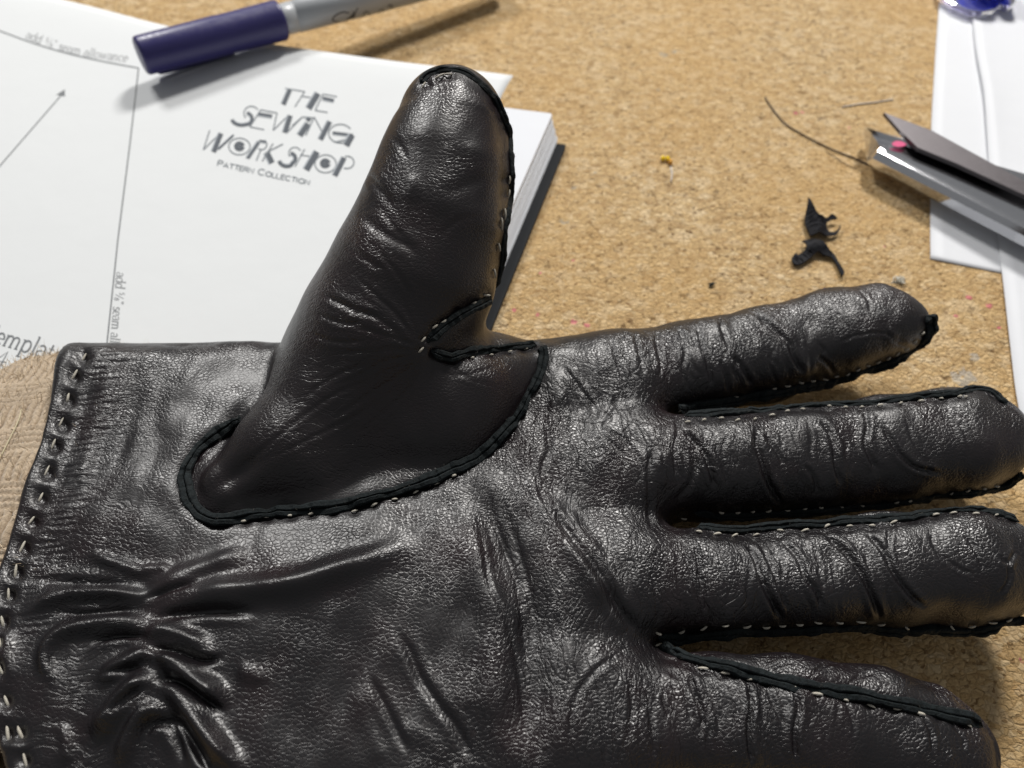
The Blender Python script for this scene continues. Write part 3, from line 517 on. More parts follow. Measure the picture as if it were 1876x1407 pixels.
# raw-edged seams: two leather edges standing up side by side
PROF = np.array([(-.50, -.3), (-.52, .70), (-.42, .98), (-.12, 1.05), (-.04, .95), (.0, .35), (.05, .90), (.14, 1.0), (.42, .92), (.52, .60), (.50, -.3)])
WID = dict(index=.22, middle_upper=.15, middle_lower=.15, ring_upper=.15, ring_lower=.19, little=.20, thumb=.21, thumb_upper_vee=.20, thumb_lower_vee=.18, thumb_edge=.13)
FIB_V, FIB_F = [], []
def seam(key):
    P2 = resample(smooth(SEAMS[key], 10), 5.0); pts = []; nr = []
    for x, y in P2: p, n, ok = hit(x, y); pts.append(p); nr.append(n)
    P = np.array(pts); Nn = np.array(nr); V0 = (CAM - P); V0 /= np.linalg.norm(V0, axis=1)[:, None]; Nn = Nn * .6 + V0 * .55
    k = np.ones(5) / 5
    for _ in range(3):
        Pp = np.vstack([P[:1]] * 2 + [P] + [P[-1:]] * 2); P = np.stack([np.convolve(Pp[:, c], k, 'valid') for c in range(3)], 1)
        Np = np.vstack([Nn[:1]] * 2 + [Nn] + [Nn[-1:]] * 2); Nn = np.stack([np.convolve(Np[:, c], k, 'valid') for c in range(3)], 1)
    Nn /= np.linalg.norm(Nn, axis=1)[:, None]
    P = resample(np.hstack([P, Nn]), .045); P, Nn = P[:, :3], P[:, 3:]; n = len(P)
    T = np.gradient(P, axis=0); T /= np.linalg.norm(T, axis=1)[:, None] + 1e-12
    B = np.cross(T, Nn); B /= np.linalg.norm(B, axis=1)[:, None] + 1e-12
    s = np.arange(n) * .045; r = np.random.default_rng(abs(hash(key)) % 999 if False else len(key) * 7 + n)
    def wig(fr, amp): return amp * np.interp(s * fr, np.arange(int(s[-1] * fr) + 3), r.standard_normal(int(s[-1] * fr) + 3))
    w = WID[key] * (1 + wig(2.5, .16) + wig(8, .08)); h = WID[key] * .62 * (1 + wig(2.2, .2) + wig(8, .10)); off = wig(2.2, .018) + wig(6, .008)
    end = np.clip(np.minimum(s, s[-1] - s) / .12, .15, 1); w = w * end; h = h * end
    dent = 1 - .22 * np.exp(-((s % .34 - .17) / .05) ** 2)                       # pinched where a stitch passes
    m = len(PROF); VV = np.zeros((n, m, 3)); sep = 1 + wig(3.0, 2.6)
    for j, (a, b) in enumerate(PROF):
        VV[:, j] = P + B * (off + a * w)[:, None] + Nn * (b * h * (dent if 1 < j < m - 2 else 1) * (1 if j < m // 2 else np.clip(.75 + .18 * sep, .35, 1.25)))[:, None]
    Vv, Ff = gridmesh(VV); c0 = list(range(m)); c1 = [(n - 1) * m + j for j in range(m)][::-1]
    for _ in range(int(s[-1] * 9)):             # cut fibres along the raw edge
        i = r.integers(0, n); d = Nn[i] + r.normal(0, .8, 3); d /= np.linalg.norm(d); L = r.uniform(.03, .11); p = VV[i, r.integers(1, m - 1)]; e = np.cross(d, r.normal(0, 1, 3)); e *= .0022 / np.linalg.norm(e); b_ = r.normal(0, .02, 3); k = len(FIB_V)
        FIB_V.extend([p - e, p + e, p + d * L * .5 + b_ - e, p + d * L * .5 + b_ + e, p + d * L]); FIB_F.extend([[k, k + 1, k + 3, k + 2], [k + 2, k + 3, k + 4]])
    return obj('seam', mesh('seam', Vv, [list(f[::-1]) for f in Ff] + [c0, c1], False), M['edge'], glove)
# one thread loop, sunk at both ends
st = np.linspace(-1, 1, 9); sp = np.stack([st * .5, .02 * np.sin(st * 3), .30 * (1 - st ** 2) - .06], 1); sr = .17 * np.sqrt(np.clip(1.08 - st ** 2, 0, 1)) + .03
sv, sf = tube(sp, sr, 8, True, .85); stitch_me = mesh('stitch', sv, sf); stitch_me.materials.append(M['thread'])
SLEN = dict(index=.10, middle_upper=.085, middle_lower=.085, ring_upper=.11, ring_lower=.12, little=.12, thumb=.10, thumb_upper_vee=.13, thumb_lower_vee=.08, thumb_edge=.17, cuff=.20)
def stitches(key, parent, smap=None):
    pts = np.array(STITCH[key]); ref = resample(smooth(SEAMS.get(key, STITCH['cuff'][:14]), 10), 3.0)
    for i, (x, y) in enumerate(pts):
        p, n, ok = hit(x, y); j = np.argmin(((ref - (x, y)) ** 2).sum(1)); a, b = ref[max(j - 4, 0)], ref[min(j + 4, len(ref) - 1)]
        t = b - a; t = t / (np.linalg.norm(t) + 1e-9); q, _, _ = hit(x + 4 * t[0], y + 4 * t[1]); T = q - p
        v = CAM - p; v /= np.linalg.norm(v); nn = n * .5 + v * .6; nn /= np.linalg.norm(nn)
        T = T - nn * (T @ nn); T /= np.linalg.norm(T) + 1e-9
        ang = random.uniform(-.3, .3); Bv = np.cross(nn, T); T = T * math.cos(ang) + Bv * math.sin(ang); Bv = np.cross(nn, T)
        L = SLEN[key] * 1.15 * random.uniform(.8, 1.25); wd = (.105 if key not in ('cuff',) else .11) * random.uniform(.85, 1.15)
        lift = .024 if key != 'cuff' else .006
        Mx = Matrix(((T[0] * L, Bv[0] * wd, nn[0] * wd, p[0] + nn[0] * lift), (T[1] * L, Bv[1] * wd, nn[1] * wd, p[1] + nn[1] * lift), (T[2] * L, Bv[2] * wd, nn[2] * wd, p[2] + nn[2] * lift), (0, 0, 0, 1)))
        for r_ in range(3): Mx[r_][3] *= CM
        o = bpy.data.objects.new('stitch', stitch_me); C.objects.link(o); o.parent = parent; o.matrix_parent_inverse = Matrix.Identity(4)
        o.matrix_basis = Mx
for key in SEAMS:
    sm = seam(key); stitches(key, sm)
stitches('cuff', panels[2])
fb = obj('loose_fibres', mesh('loose_fibres', FIB_V, FIB_F, False), plain('suede_fibre', (.10, .095, .085), .9, .1).m, glove); fb['kind'] = 'stuff'
bpy.data.objects.remove(probe)

# ------------------------------------------------------------------ knitted sleeve in the mouth of the glove
def make_knit():
    t = NT('beige_knit_wool'); f = t.noise(t.cm, 18, 4, .7); b = t.noise(t.cm, 1.4, 3)
    st_ = t.attr('knit')
    col = t.mix(t.mapr(b, .35, .65), (.52, .41, .295), (.40, .31, .22)); col = t.mix(t.mapr(f, .3, .7, 0, .45), col, (.56, .46, .33)); col = t.mix(t.mapr(st_, .6, 0., 0., .8), col, (.17, .115, .07))
    t.p(Base_Color=col, Roughness=.95); t.b.inputs['Sheen Weight'].default_value = .4; t.b.inputs['Specular IOR Level'].default_value = .1
    return t.normal(t.bump(f, .03, .8)).m
SL0 = [(175, 1000, 2.0), (60, 1010, 2.0), (-60, 1030, 1.95), (-240, 1060, 1.9), (-520, 1110, 1.9)]
SLP = smooth([at(*p) for p in SL0], 22); SLP = resample(SLP, .03); SLP = SLP[SLP[:, 0] > -12.4]
top = np.array([at(*p)[:2] for p in [(200, 662, 1.9), (112, 668, 1.9), (60, 676, 1.9), (10, 706, 1.9), (-60, 760, 1.9), (-200, 800, 1.9), (-520, 830, 1.9)]])
yt = np.interp(-SLP[:, 0], -top[:, 0], top[:, 1]); hw = np.maximum(yt - SLP[:, 1], 2.6)
nu = 760; a = np.r_[np.linspace(-.35, math.pi + .1, 720), np.linspace(math.pi + .15, 2 * math.pi - .4, 40)]; ca, sa = np.cos(a), np.sin(a)
ca = np.sign(ca) * np.abs(ca) ** .75; sa = np.sign(sa) * np.abs(sa) ** .8
yy = SLP[:, 1][:, None] + hw[:, None] * ca; zz = 2.0 + .93 * sa[None] + 0 * yy; xx = SLP[:, 0][:, None] + 0 * yy
arc = np.r_[0, np.cumsum(np.hypot(np.diff(yy[0]), np.diff(zz[0])))][None] + 0 * yy; sl_ = np.arange(len(SLP))[:, None] * .03 + 0 * yy
row = sl_ + .02 * np.sin(arc * 9); colm = arc + .03 * np.sin(sl_ * 5)
band = np.where(np.floor(colm / .62) % 2 == 0, np.abs(np.sin(math.pi * row / .17)) * (.6 + .4 * np.abs(np.sin(math.pi * colm / .12))), np.abs(np.sin(math.pi * colm / .14)) * (.65 + .35 * np.abs(np.sin(math.pi * row / .10))))
hk = .10 * band + .012 * RNG.standard_normal(band.shape)
cy, cz = SLP[:, 1][:, None], 2.0; rad = np.hypot(yy - cy, zz - cz); yy = yy + (yy - cy) / rad * hk; zz = zz + (zz - cz) / rad * hk
sleeve = thing('sweater_sleeve', 'fuzzy beige knitted sleeve end filling the open wrist of the glove', 'sleeve', at(40, 950, 0))
Gs = np.stack([xx, yy, np.maximum(zz, 1.03)], -1); Gs = np.concatenate([Gs, Gs[:, :1]], 1); sv, sf = gridmesh(Gs); me = fastmesh('knit_tube', sv, sf)
ka = me.attributes.new('knit', 'FLOAT', 'POINT'); ka.data.foreach_set('value', np.concatenate([band, band[:, :1]], 1).ravel().astype(np.float32))
M['knit'] = make_knit(); obj('knit_tube', me, M['knit'], sleeve)
fv, ff = [], []                               # loose fibres standing off the wool
SN = np.stack([0 * xx, (yy - cy) / rad, (zz - cz) / rad], -1)
for _ in range(8000):
    i = RNG.integers(0, len(SLP)); j = RNG.integers(0, 720); p = np.array([xx[i, j], yy[i, j], zz[i, j]]); n = SN[i, j]
    if p[0] < -11.2: continue
    d = n + RNG.normal(0, .7, 3); d /= np.linalg.norm(d); L = RNG.uniform(.08, .28); bend = RNG.normal(0, .08, 3); w = np.cross(d, RNG.normal(0, 1, 3)); w *= .0055 / np.linalg.norm(w); k = len(fv)
    q = [p, p + d * L * .5 + bend * .4, p + d * L + bend]
    fv += [q[0] - w, q[0] + w, q[1] - w, q[1] + w, q[2]]; ff += [[k, k + 1, k + 3, k + 2], [k + 2, k + 3, k + 4]]
fz = obj('wool_fuzz', mesh('wool_fuzz', fv, ff, False), plain('wool_fibre', (.62, .50, .35), .9, .1).m, sleeve); fz['kind'] = 'stuff'
def on_sleeve(x, y, lift=.06):
    return at(x, y, 2.93) + [0, 0, lift]
sv, sf = tube(resample(smooth([on_sleeve(42, 752, .05), on_sleeve(36, 775), on_sleeve(18, 812), on_sleeve(0, 845), on_sleeve(-30, 880)], 8), .06), .012, 6)
tag(obj('straw_fibre', mesh('straw_fibre', sv, sf), plain('straw', (.62, .55, .36), .6).m), 'single pale straw-coloured fibre caught on the beige knitted sleeve', 'fibre')

# ------------------------------------------------------------------ pad of paper and the printed pattern sheet on it
ZP = .92
def zsheet(x, y): return ZP + .05 + .03 * math.sin(x * .35 + .6) * math.sin(y * .3) 
pad = thing('paper_pad', 'thick white paper pad with dark grey cover under the thumb', 'pad', at(850, 420, 0))
e1 = at(1012, 207, ZP)[:2]; e2 = at(896, 470, ZP)[:2]; ed = (e2 - e1) / np.linalg.norm(e2 - e1); eo = np.array([-ed[1], ed[0]]);
tl = at(780, 178, ZP)[:2]; td = (tl - e1) / np.linalg.norm(tl - e1)
def quad(c, a, b, la, lb, z0, z1, rnd=.0):
    """slab with corner c, sides a*la and b*lb, rounded first corner"""
    pts = [c + a * rnd]
    for k in range(1, 6): th = k / 6 * math.pi / 2; pts.append(c + a * rnd * (1 - math.sin(th)) + b * rnd * (1 - math.cos(th)))
    pts += [c + b * rnd, c + b * lb, c + a * la + b * lb, c + a * la]; n = len(pts)
    V = [(p[0], p[1], z1) for p in pts] + [(p[0], p[1], z0) for p in pts]
    F = [list(range(n)), [n + k for k in range(n)][::-1]] + [[k, n + k, n + (k + 1) % n, (k + 1) % n] for k in range(n)]
    return V, [f[::-1] for f in F]
npg = 15; z = .17
for k in range(npg):
    h = (ZP - .17) / npg; f = k / (npg - 1); off = e1 - td * (.30 * (1 - f) ** 1.1) + ed * (.28 * (1 - f)) + ed * RNG.normal(0, .012) + td * RNG.normal(0, .012)
    v, fc = quad(off, ed, td, 16.5, 19, z, z + h * .86, .12); obj('page', mesh('page', v, fc, False), M['page'], pad); z += h
cv = plain('grey_card_cover', (.014, .016, .019), .75, .2).m
v, fc = quad(e1 - td * .62 + ed * .50, ed, td, 15.4, 19.4, .012, .16, .05); obj('cover', mesh('cover', v, fc, False), cv, pad)
sheet = thing('pattern_sheet', 'white printed sewing pattern sheet under the purple-capped marker', 'paper', at(450, 350, 0))
tope = smooth([(1, 0, 0)] * 0 + [tuple(at(*p, ZP)) for p in [(940, 136), (860, 126), (700, 108), (500, 80), (320, 48), (130, 0), (-150, -60), (-500, -120)]], 10)
tope = resample(tope, .35); rdir = (at(905, 206, ZP) - at(940, 136, ZP))[:2]; rdir /= np.linalg.norm(rdir)
Gp = np.zeros((len(tope), 40, 3))
for i, p in enumerate(tope):
    for j in range(40):
        q = p[:2] + rdir * (j / 39 * 17.5); Gp[i, j] = (q[0], q[1], zsheet(*q) - (.25 * max(0, 1 - j / 3) ** 2 * .35 if True else 0))
v, q = gridmesh(Gp); v, q = thick(v, q[:, ::-1], .012); me = fastmesh('sheet', v, q); obj('sheet', me, M['paper'], sheet)
def on_sheet(x, y, lift=.006):
    p = at(x, y, ZP + .03)
    for _ in range(3): p = at(x, y, zsheet(p[0], p[1]))
    return p + [0, 0, lift]
def strip(pts, w, close=False):               # flat printed line of width w px through pts (px)
    P = np.array(pts, float); T = np.gradient(P, axis=0); T /= np.linalg.norm(T, axis=1)[:, None] + 1e-9; n = np.stack([-T[:, 1], T[:, 0]], 1); w = np.broadcast_to(np.asarray(w, float), (len(P),))[:, None] / 2
    return P - n * w, P + n * w
def print_strokes(name, strokes, mat, parent, surf=on_sheet, layer=0):
    V, F = [], []
    for q, (pts, w) in enumerate(strokes):
        a, b = strip(pts, w); k = len(V)
        for i in range(len(a)): V += [surf(*a[i], .006 + .0003 * ((q + layer) % 9)), surf(*b[i], .006 + .0003 * ((q + layer) % 9))]
        F += [[k + 2 * i, k + 2 * i + 2, k + 2 * i + 3, k + 2 * i + 1] for i in range(len(a) - 1)]
    me = mesh(name, V, F, False); return obj(name, me, mat, parent)
def print_poly(name, polys, mat, parent):
    V, F = [], []
    for q, p in enumerate(polys): k = len(V); V += [on_sheet(x, y, .006 + .0003 * (q % 9)) for x, y in p]; F.append(list(range(k, k + len(p)))[::-1])
    return obj(name, mesh(name, V, F, False), mat, parent)
print_strokes('printed_line', [(resample(smooth([(-40, 44), (0, 57), (60, 79), (120, 97), (180, 111), (254, 125)], 8), 8), 2.4)], M['ink'], sheet)
print_strokes('printed_line', [(resample(np.array([(254, 125), (238, 265), (216, 440), (194, 650)], float), 12), 2.6)], M['ink'], sheet)
print_strokes('grain_arrow', [(resample(np.array([(-40, 350), (112, 175)], float), 12), 2.0)], M['ink'], sheet)
print_poly('arrow_head', [[(119, 164), (103, 174), (119, 177)]], M['ink'], sheet)
# a small serif hand for the printed words: strokes in a unit box (x across, y up, x-height 1)
def arc(cx, cy, rx, ry, a0, a1, n=12): return [(cx + rx * math.cos(math.radians(a0 + (a1 - a0) * k / n)), cy + ry * math.sin(math.radians(a0 + (a1 - a0) * k / n))) for k in range(n + 1)]
TK, TN = .19, .10
GLY = {
 'a': (.85, [(arc(.38, .72, .28, .28, 150, 20) + [(.66, .2)], TK), ([(.66, .2), (.74, 0), (.84, .04)], TN), (arc(.36, .27, .30, .26, 70, 360), TN + .04)]),
 'd': (.95, [(arc(.42, .5, .36, .5, 40, 320), TK), ([(.74, 1.6), (.74, 0)], TK), ([(.6, 1.56), (.78, 1.6)], TN), ([(.7, .03), (.9, .03)], TN)]),
 's': (.66, [(arc(.32, .75, .22, .23, 20, 270, 10) + arc(.32, .26, .25, .25, 90, -160, 10), TK)]),
 'e': (.80, [([(.1, .52), (.68, .52)], TN), (arc(.40, .5, .32, .49, 0, 310), TK)]),
 'm': (1.45, [([(.16, 1), (.16, 0)], TK), (arc(.42, .66, .26, .32, 180, 0, 8) + [(.68, 0)], TK), (arc(.94, .66, .26, .32, 180, 0, 8) + [(1.2, 0)], TK), ([(.02, .97), (.18, .97)], TN), ([(.02, .02), (.32, .02)], TN), ([(.54, .02), (.84, .02)], TN), ([(1.06, .02), (1.38, .02)], TN)]),
 'n': (.98, [([(.16, 1), (.16, 0)], TK), (arc(.44, .66, .28, .32, 180, 0, 8) + [(.72, 0)], TK), ([(.02, .97), (.18, .97)], TN), ([(.02, .02), (.32, .02)], TN), ([(.58, .02), (.9, .02)], TN)]),
 'l': (.46, [([(.2, 1.6), (.2, 0)], TK), ([(.05, 1.56), (.22, 1.58)], TN), ([(.03, .02), (.38, .02)], TN)]),
 'o': (.9, [(arc(.43, .5, .35, .49, 0, 360, 18), TK - .03)]),
 'w': (1.3, [([(.08, 1), (.36, 0)], TK), ([(.36, 0), (.62, .95)], TN), ([(.62, .95), (.88, 0)], TK), ([(.88, 0), (1.16, 1)], TN), ([(-.04, .98), (.24, .98)], TN), ([(1.02, .98), (1.28, .98)], TN)]),
 'c': (.78, [(arc(.42, .5, .34, .49, 45, 315), TK - .02)]),
 'T': (1.2, [([(.56, 1.55), (.56, 0)], TK), ([(.04, 1.53), (1.08, 1.53)], TN), ([(.05, 1.53), (.03, 1.2)], TN), ([(1.07, 1.53), (1.1, 1.2)], TN), ([(.36, .02), (.78, .02)], TN)]),
 'p': (.98, [([(.2, 1), (.2, -.5)], TK), (arc(.5, .5, .34, .5, 140, -140), TK), ([(.04, .97), (.22, .97)], TN), ([(.04, -.5), (.4, -.5)], TN)]),
 't': (.6, [([(.26, 1.35), (.26, .2)] + arc(.42, .2, .16, .2, 180, 320, 6), TK), ([(.04, .97), (.5, .97)], TN)]),
 '5': (.5, [([(.4, 1.55), (.14, 1.55), (.12, 1.2)] + arc(.22, 1.02, .2, .22, 100, -140, 8), .12)]),
 '/': (.5, [([(-.02, .1), (.5, 1.5)], .10)]), '8': (.5, [(arc(.22, .6, .15, .17, 0, 360, 10), .11), (arc(.22, .22, .19, .21, 0, 360, 10), .11)]),
 '"': (.5, [([(.12, 1.6), (.12, 1.2)], .12), ([(.34, 1.6), (.34, 1.2)], .12)]), ' ': (.5, []), '4': (.9, [([(.6, 0), (.6, 1.5), (.05, .45), (.85, .45)], TK)]),
}
def write(name, text, base, xh, mat, parent, shear=0.0, track=1.0):
    """base: px polyline for the baseline; xh: px vector of one x-height"""
    B = resample(smooth(base, 8), 1.0); d = np.r_[0, np.cumsum(np.linalg.norm(np.diff(B, axis=0), axis=1))]; tot = sum(GLY[c][0] for c in text); u = d[-1] / tot; pen = 0; st = []
    xh = np.array(xh, float)
    for ch_ in text:
        wd, strokes = GLY[ch_]
        for pts, w in strokes:
            out = []
            for x, y in pts:
                s_ = np.clip((pen + x + shear * y) * u, 0, d[-1]); bp = np.array([np.interp(s_, d, B[:, 0]), np.interp(s_, d, B[:, 1])]); over = (pen + x + shear * y) * u - s_
                t_ = B[-1] - B[-2]; t_ = t_ / np.linalg.norm(t_); out.append(bp + xh * y + t_ * over)
            st.append((out, w * np.linalg.norm(xh) * .8))
        pen += wd
    return print_strokes(name, st, mat, parent)
write('printed_words', 'add 5/8" seam allowance', [(46, 70), (100, 90), (160, 104), (232, 114)], (3.0, -10), M['ink2'], sheet, .12)
write('printed_words', 'add 5/8" seam allowance', [(214, 498), (208, 560), (203, 615), (194, 690)], (11.5, 1.5), M['ink2'], sheet, 0)
write('printed_words', 'Template', [(-38, 622), (0, 632), (60, 650), (108, 668)], (6.5, -21), M['ink'], sheet, .18)
write('printed_words', '4', [(-14, 668), (8, 672)], (5, -18), M['ink'], sheet, .18)
# the block of display lettering, traced letter by letter (zoomed photograph units)
def lz(pts): return zm(340, 140, pts, 5.518)
thin = [[(1005, 122), (1205, 155)], [(1205, 155), (1105, 310)], [(1170, 200), (1300, 222)], [(1390, 180), (1530, 208)], [(1390, 180), (1310, 345)], [(1310, 345), (1435, 366)],
        arc(665, 375, 75, 72, 140, 330), [(760, 340), (925, 372)], [(760, 340), (650, 512)], [(650, 512), (795, 540)], [(925, 372), (885, 548)], [(885, 548), (1030, 405)], [(1035, 560), (1180, 412)], [(1180, 412), (1290, 420)], [(1300, 412), (1215, 600)], [(1300, 412), (1385, 570)],
        arc(1565, 580, 118, 95, 62, 330), [(1505, 668), (1620, 640)],
        [(245, 545), (180, 745)], [(180, 745), (345, 580)], [(290, 765), (490, 590)], arc(545, 710, 108, 84, 0, 360, 30), [(735, 655), (615, 830)], arc(770, 690, 52, 52, -60, 130), [(760, 745), (715, 855)], [(885, 680), (775, 860)], [(820, 770), (985, 685)], arc(1105, 780, 62, 62, 150, 335), [(1205, 735), (1105, 915)], [(1160, 795), (1290, 815)],
        arc(1415, 885, 108, 90, 0, 360, 30), [(1590, 815), (1490, 1000)], arc(1635, 870, 68, 62, -110, 100), [(1600, 930), (1640, 932)]]
thin = [[(x, y) for x, y in p] for p in thin]
thick_ = [([(1050, 135), (985, 285)], 46), ([(1335, 170), (1240, 325)], 60), ([(1385, 225), (1500, 250)], 36), (arc(600, 430, 70, 60, -75, 60, 8) + arc(570, 425, 100, 66, 60, 170, 8), 34), ([(735, 385), (875, 408)], 36), ([(1055, 395), (1000, 570)], 50), ([(1080, 500), (1170, 420)], 14), ([(1235, 475), (1150, 598)], 58), ([(1255, 420), (1225, 448)], 44), ([(1455, 455), (1360, 640)], 50), ([(1485, 575), (1690, 600)], 32), ([(1680, 590), (1620, 700)], 60),
          ([(355, 575), (280, 765)], 48), ([(480, 598), (330, 735)], 22), (arc(545, 708, 26, 21, 0, 360, 14), 50), ([(740, 660), (625, 828)], 36), ([(745, 655), (815, 668)], 26), ([(815, 770), (870, 880)], 58), (arc(1050, 830, 58, 50, -80, 60, 8) + arc(1025, 835, 80, 72, 60, 165, 8), 38), ([(1325, 760), (1215, 945)], 62), (arc(1412, 880, 26, 21, 0, 360, 14), 50), ([(1600, 820), (1505, 1005)], 52)]
ink_d = plain('blue_grey_logo_ink', (.028, .040, .056), .6).m; ink_m = plain('faded_logo_ink', (.26, .29, .32), .6).m; ink_t = plain('thin_logo_ink', (.11, .13, .15), .6).m; ink_l = plain('pale_logo_ink', (.45, .48, .51), .6).m
print_strokes('display_lettering', [(resample(np.array(lz(p)), 2.0), 2.3) for p in thin], ink_t, sheet)
def sided(p, w, a, b):                        # the part of a broad stroke between fractions a and b of its width
    P = resample(np.array(lz(p), float), 2.0); T = np.gradient(P, axis=0); T /= np.linalg.norm(T, axis=1)[:, None] + 1e-9; n = np.stack([-T[:, 1], T[:, 0]], 1); w = w / 5.518
    sgn = -1 if n[0, 0] > 0 else 1
    return (P + n * sgn * w * ((a + b) / 2 - .5), w * abs(b - a))
print_strokes('display_lettering', [sided(p, w * 1.2, .0, .78) for p, w in thick_], ink_d, sheet, layer=3)
print_strokes('display_lettering', [sided(p, w * 1.2, .78, .92) for p, w in thick_], ink_m, sheet, layer=3)
print_strokes('display_lettering', [sided(p, w * 1.2, .92, 1.0) for p, w in thick_], ink_l, sheet, layer=3)
CAPS = {'P': (.8, [[(0, 0), (0, 1)], [(0, 1), (.45, 1), (.62, .88), (.62, .66), (.45, .52), (0, .52)]]), 'A': (.95, [[(0, 0), (.4, 1), (.8, 0)], [(.15, .35), (.65, .35)]]), 'T': (.85, [[(0, 1), (.75, 1)], [(.375, 1), (.375, 0)]]), 'E': (.75, [[(.6, 1), (0, 1), (0, 0), (.6, 0)], [(0, .52), (.5, .52)]]), 'R': (.85, [[(0, 0), (0, 1), (.45, 1), (.6, .88), (.6, .66), (.45, .52), (0, .52)], [(.35, .52), (.65, 0)]]), 'N': (.95, [[(0, 0), (0, 1), (.7, 0), (.7, 1)]]), 'C': (1.0, [arc(.45, .5, .45, .5, 45, 315)]), 'O': (1.1, [arc(.47, .5, .47, .5, 0, 360)]), 'L': (.72, [[(0, 1), (0, 0), (.55, 0)]]), 'I': (.35, [[(.05, 0), (.05, 1)]]), ' ': (.55, [])}
b0, b1 = np.array(lz([(320, 905)])[0]), np.array(lz([(1262, 1102)])[0]); txt = 'PATTERN COLLECTION'; tot = sum(CAPS[c][0] * (1.25 if k in (0, 8) else 1) for k, c in enumerate(txt)); pen = 0; st = []; upx = np.array([2.2, -8.2])
for k, c in enumerate(txt):
    sc_ = 1.25 if k in (0, 8) else 1.0
    for p in CAPS[c][1]: st.append(([b0 + (b1 - b0) * (pen + x * sc_) / tot + upx * y * sc_ for x, y in p], 2.1))
    pen += CAPS[c][0] * sc_
print_strokes('display_lettering', st, ink_t, sheet)

# ------------------------------------------------------------------ marker pen
mk = thing('marker_pen', 'grey felt-tip marker with dark purple-blue cap at upper left', 'marker', at(400, 120, 1.0))
m0 = at(256, 103, 1.95); m1 = at(515, 37, 1.66); ax = (m1 - m0) / np.linalg.norm(m1 - m0); clen = float(np.linalg.norm(m1 - m0))
def make_plastic(name, col, rough):
    t = NT(name); t.p(Base_Color=col, Roughness=t.mapr(t.noise(t.cm, 6, 3), .3, .7, rough - .06, rough + .08)); return t.normal(t.bump(t.noise(t.cm, 25, 3), .003, .5)).m
capm = make_plastic('purple_cap_plastic', (.030, .026, .125), .38); barm = make_plastic('grey_barrel_plastic', (.43, .45, .47), .33)
v, f = lathe(m0, m1, [(0, .40), (.0, .52), (.05, .585), (.12, .60), (clen * .3, .615), (clen * .55, .635), (clen * .58, .62), (clen - .12, .655), (clen - .04, .655), (clen, .62), (clen, .5)], 48); obj('cap', mesh('cap', v, f), capm, mk)
v, f = lathe(m0, m1, [(clen - .3, .45), (clen - .01, .50), (clen + .42, .515), (clen + .44, .495), (clen + .50, .495), (clen + .52, .525), (clen + 3, .56), (clen + 9, .56), (clen + 9.2, .5)], 48); br = obj('barrel', mesh('barrel', v, f), barm, mk)
bside = np.cross(ax, [0, 0, 1]); bside /= np.linalg.norm(bside); bup = np.cross(bside, ax)
cd_ = (-bside * .30 - bup * .95); cp = [m0 + ax * s + cd_ * r for s, r in [(.35, .5), (.42, .74), (.6, .80), (1.6, .82), (2.6, .80), (2.9, .76), (3.0, .70)]]
v, f = tube(smooth(cp, 6), .16, 10, True, .55, cd_); obj('clip', mesh('clip', v, f), capm, mk)
# script lettering on the barrel, the parts the photograph shows
def on_barrel(s, phi, lift=.003):
    r = .525 + (.56 - .525) * min(max((s - clen - .52) / 2.5, 0), 1) + lift
    return m0 + ax * s + r * (bside * math.cos(phi) + bup * math.sin(phi))
def bpx(x, y):                                 # pixel -> barrel coordinates
    d = RIGHT * (x - CX) / FPX + FWD - UP * (y - CY) / FPX; d /= np.linalg.norm(d); w0 = CAM - m0; dp = d - ax * (d @ ax); wp = w0 - ax * (w0 @ ax); r = .54
    A, B_, Cc = dp @ dp, 2 * dp @ wp, wp @ wp - r * r; D = max(B_ * B_ - 4 * A * Cc, 0); t_ = (-B_ - math.sqrt(D)) / (2 * A); p = w0 + d * t_; return p @ ax, math.atan2(p @ bup, p @ bside)
VV, FF = [], []
for pts, w in [([(640, 24), (628, 22), (615, 28), (609, 36), (618, 40), (632, 38), (640, 32), (646, 26)], 2.6), ([(647, 20), (647, 27), (643, 33)], 2.6), ([(655, 14), (650, 24), (648, 32)], 2.2), ([(710, 12), (714, 8), (718, 10), (716, 14)], 2.4), ([(664, 28), (670, 20), (676, 24), (678, 30)], 2.0), ([(690, 24), (700, 16), (703, 22)], 2.0)]:
    a_, b_ = strip(resample(smooth(pts, 6), 2.0), w); k = len(VV)
    for i in range(len(a_)): VV += [on_barrel(*bpx(*a_[i])), on_barrel(*bpx(*b_[i]))]
    FF += [[k + 2 * i, k + 2 * i + 2, k + 2 * i + 3, k + 2 * i + 1] for i in range(len(a_) - 1)]
obj('printed_script', mesh('printed_script', VV, FF, False), plain('black_barrel_ink', (.03, .03, .035), .5).m, br)

# ------------------------------------------------------------------ loose white papers on the right
def paper(name, label, left, wide, zf, mat, n=36):
    L = resample(smooth(left, 10), 8.0); Gp = np.zeros((len(L), n, 3)); wdir = np.array([1.0, wide])
    for i, (x, y) in enumerate(L):
        p = at(x, y, .03)
        for j in range(n): q = p[:2] + wdir * (j / (n - 1)) * 14; Gp[i, j] = (q[0], q[1], zf(x, y, j / (n - 1) * 14, q))
    v, q = gridmesh(Gp); v, q = thick(v, q, .011)
    o = obj(name, fastmesh(name, v, q), mat); return tag(o, label, 'paper')
A0 = [(1723, -60), (1720, 0), (1716, 60), (1707, 200), (1704, 330), (1704, 474)]
o = paper('paper_sheet', 'blank white paper lying flat on the cork under the scissors tip', A0, -.30, lambda x, y, s, q: .035 + .03 * math.exp(-s / .6) * (1 if y < 470 else .2) + .012 * math.sin(q[1] * .9 + q[0]), M['paper2'])
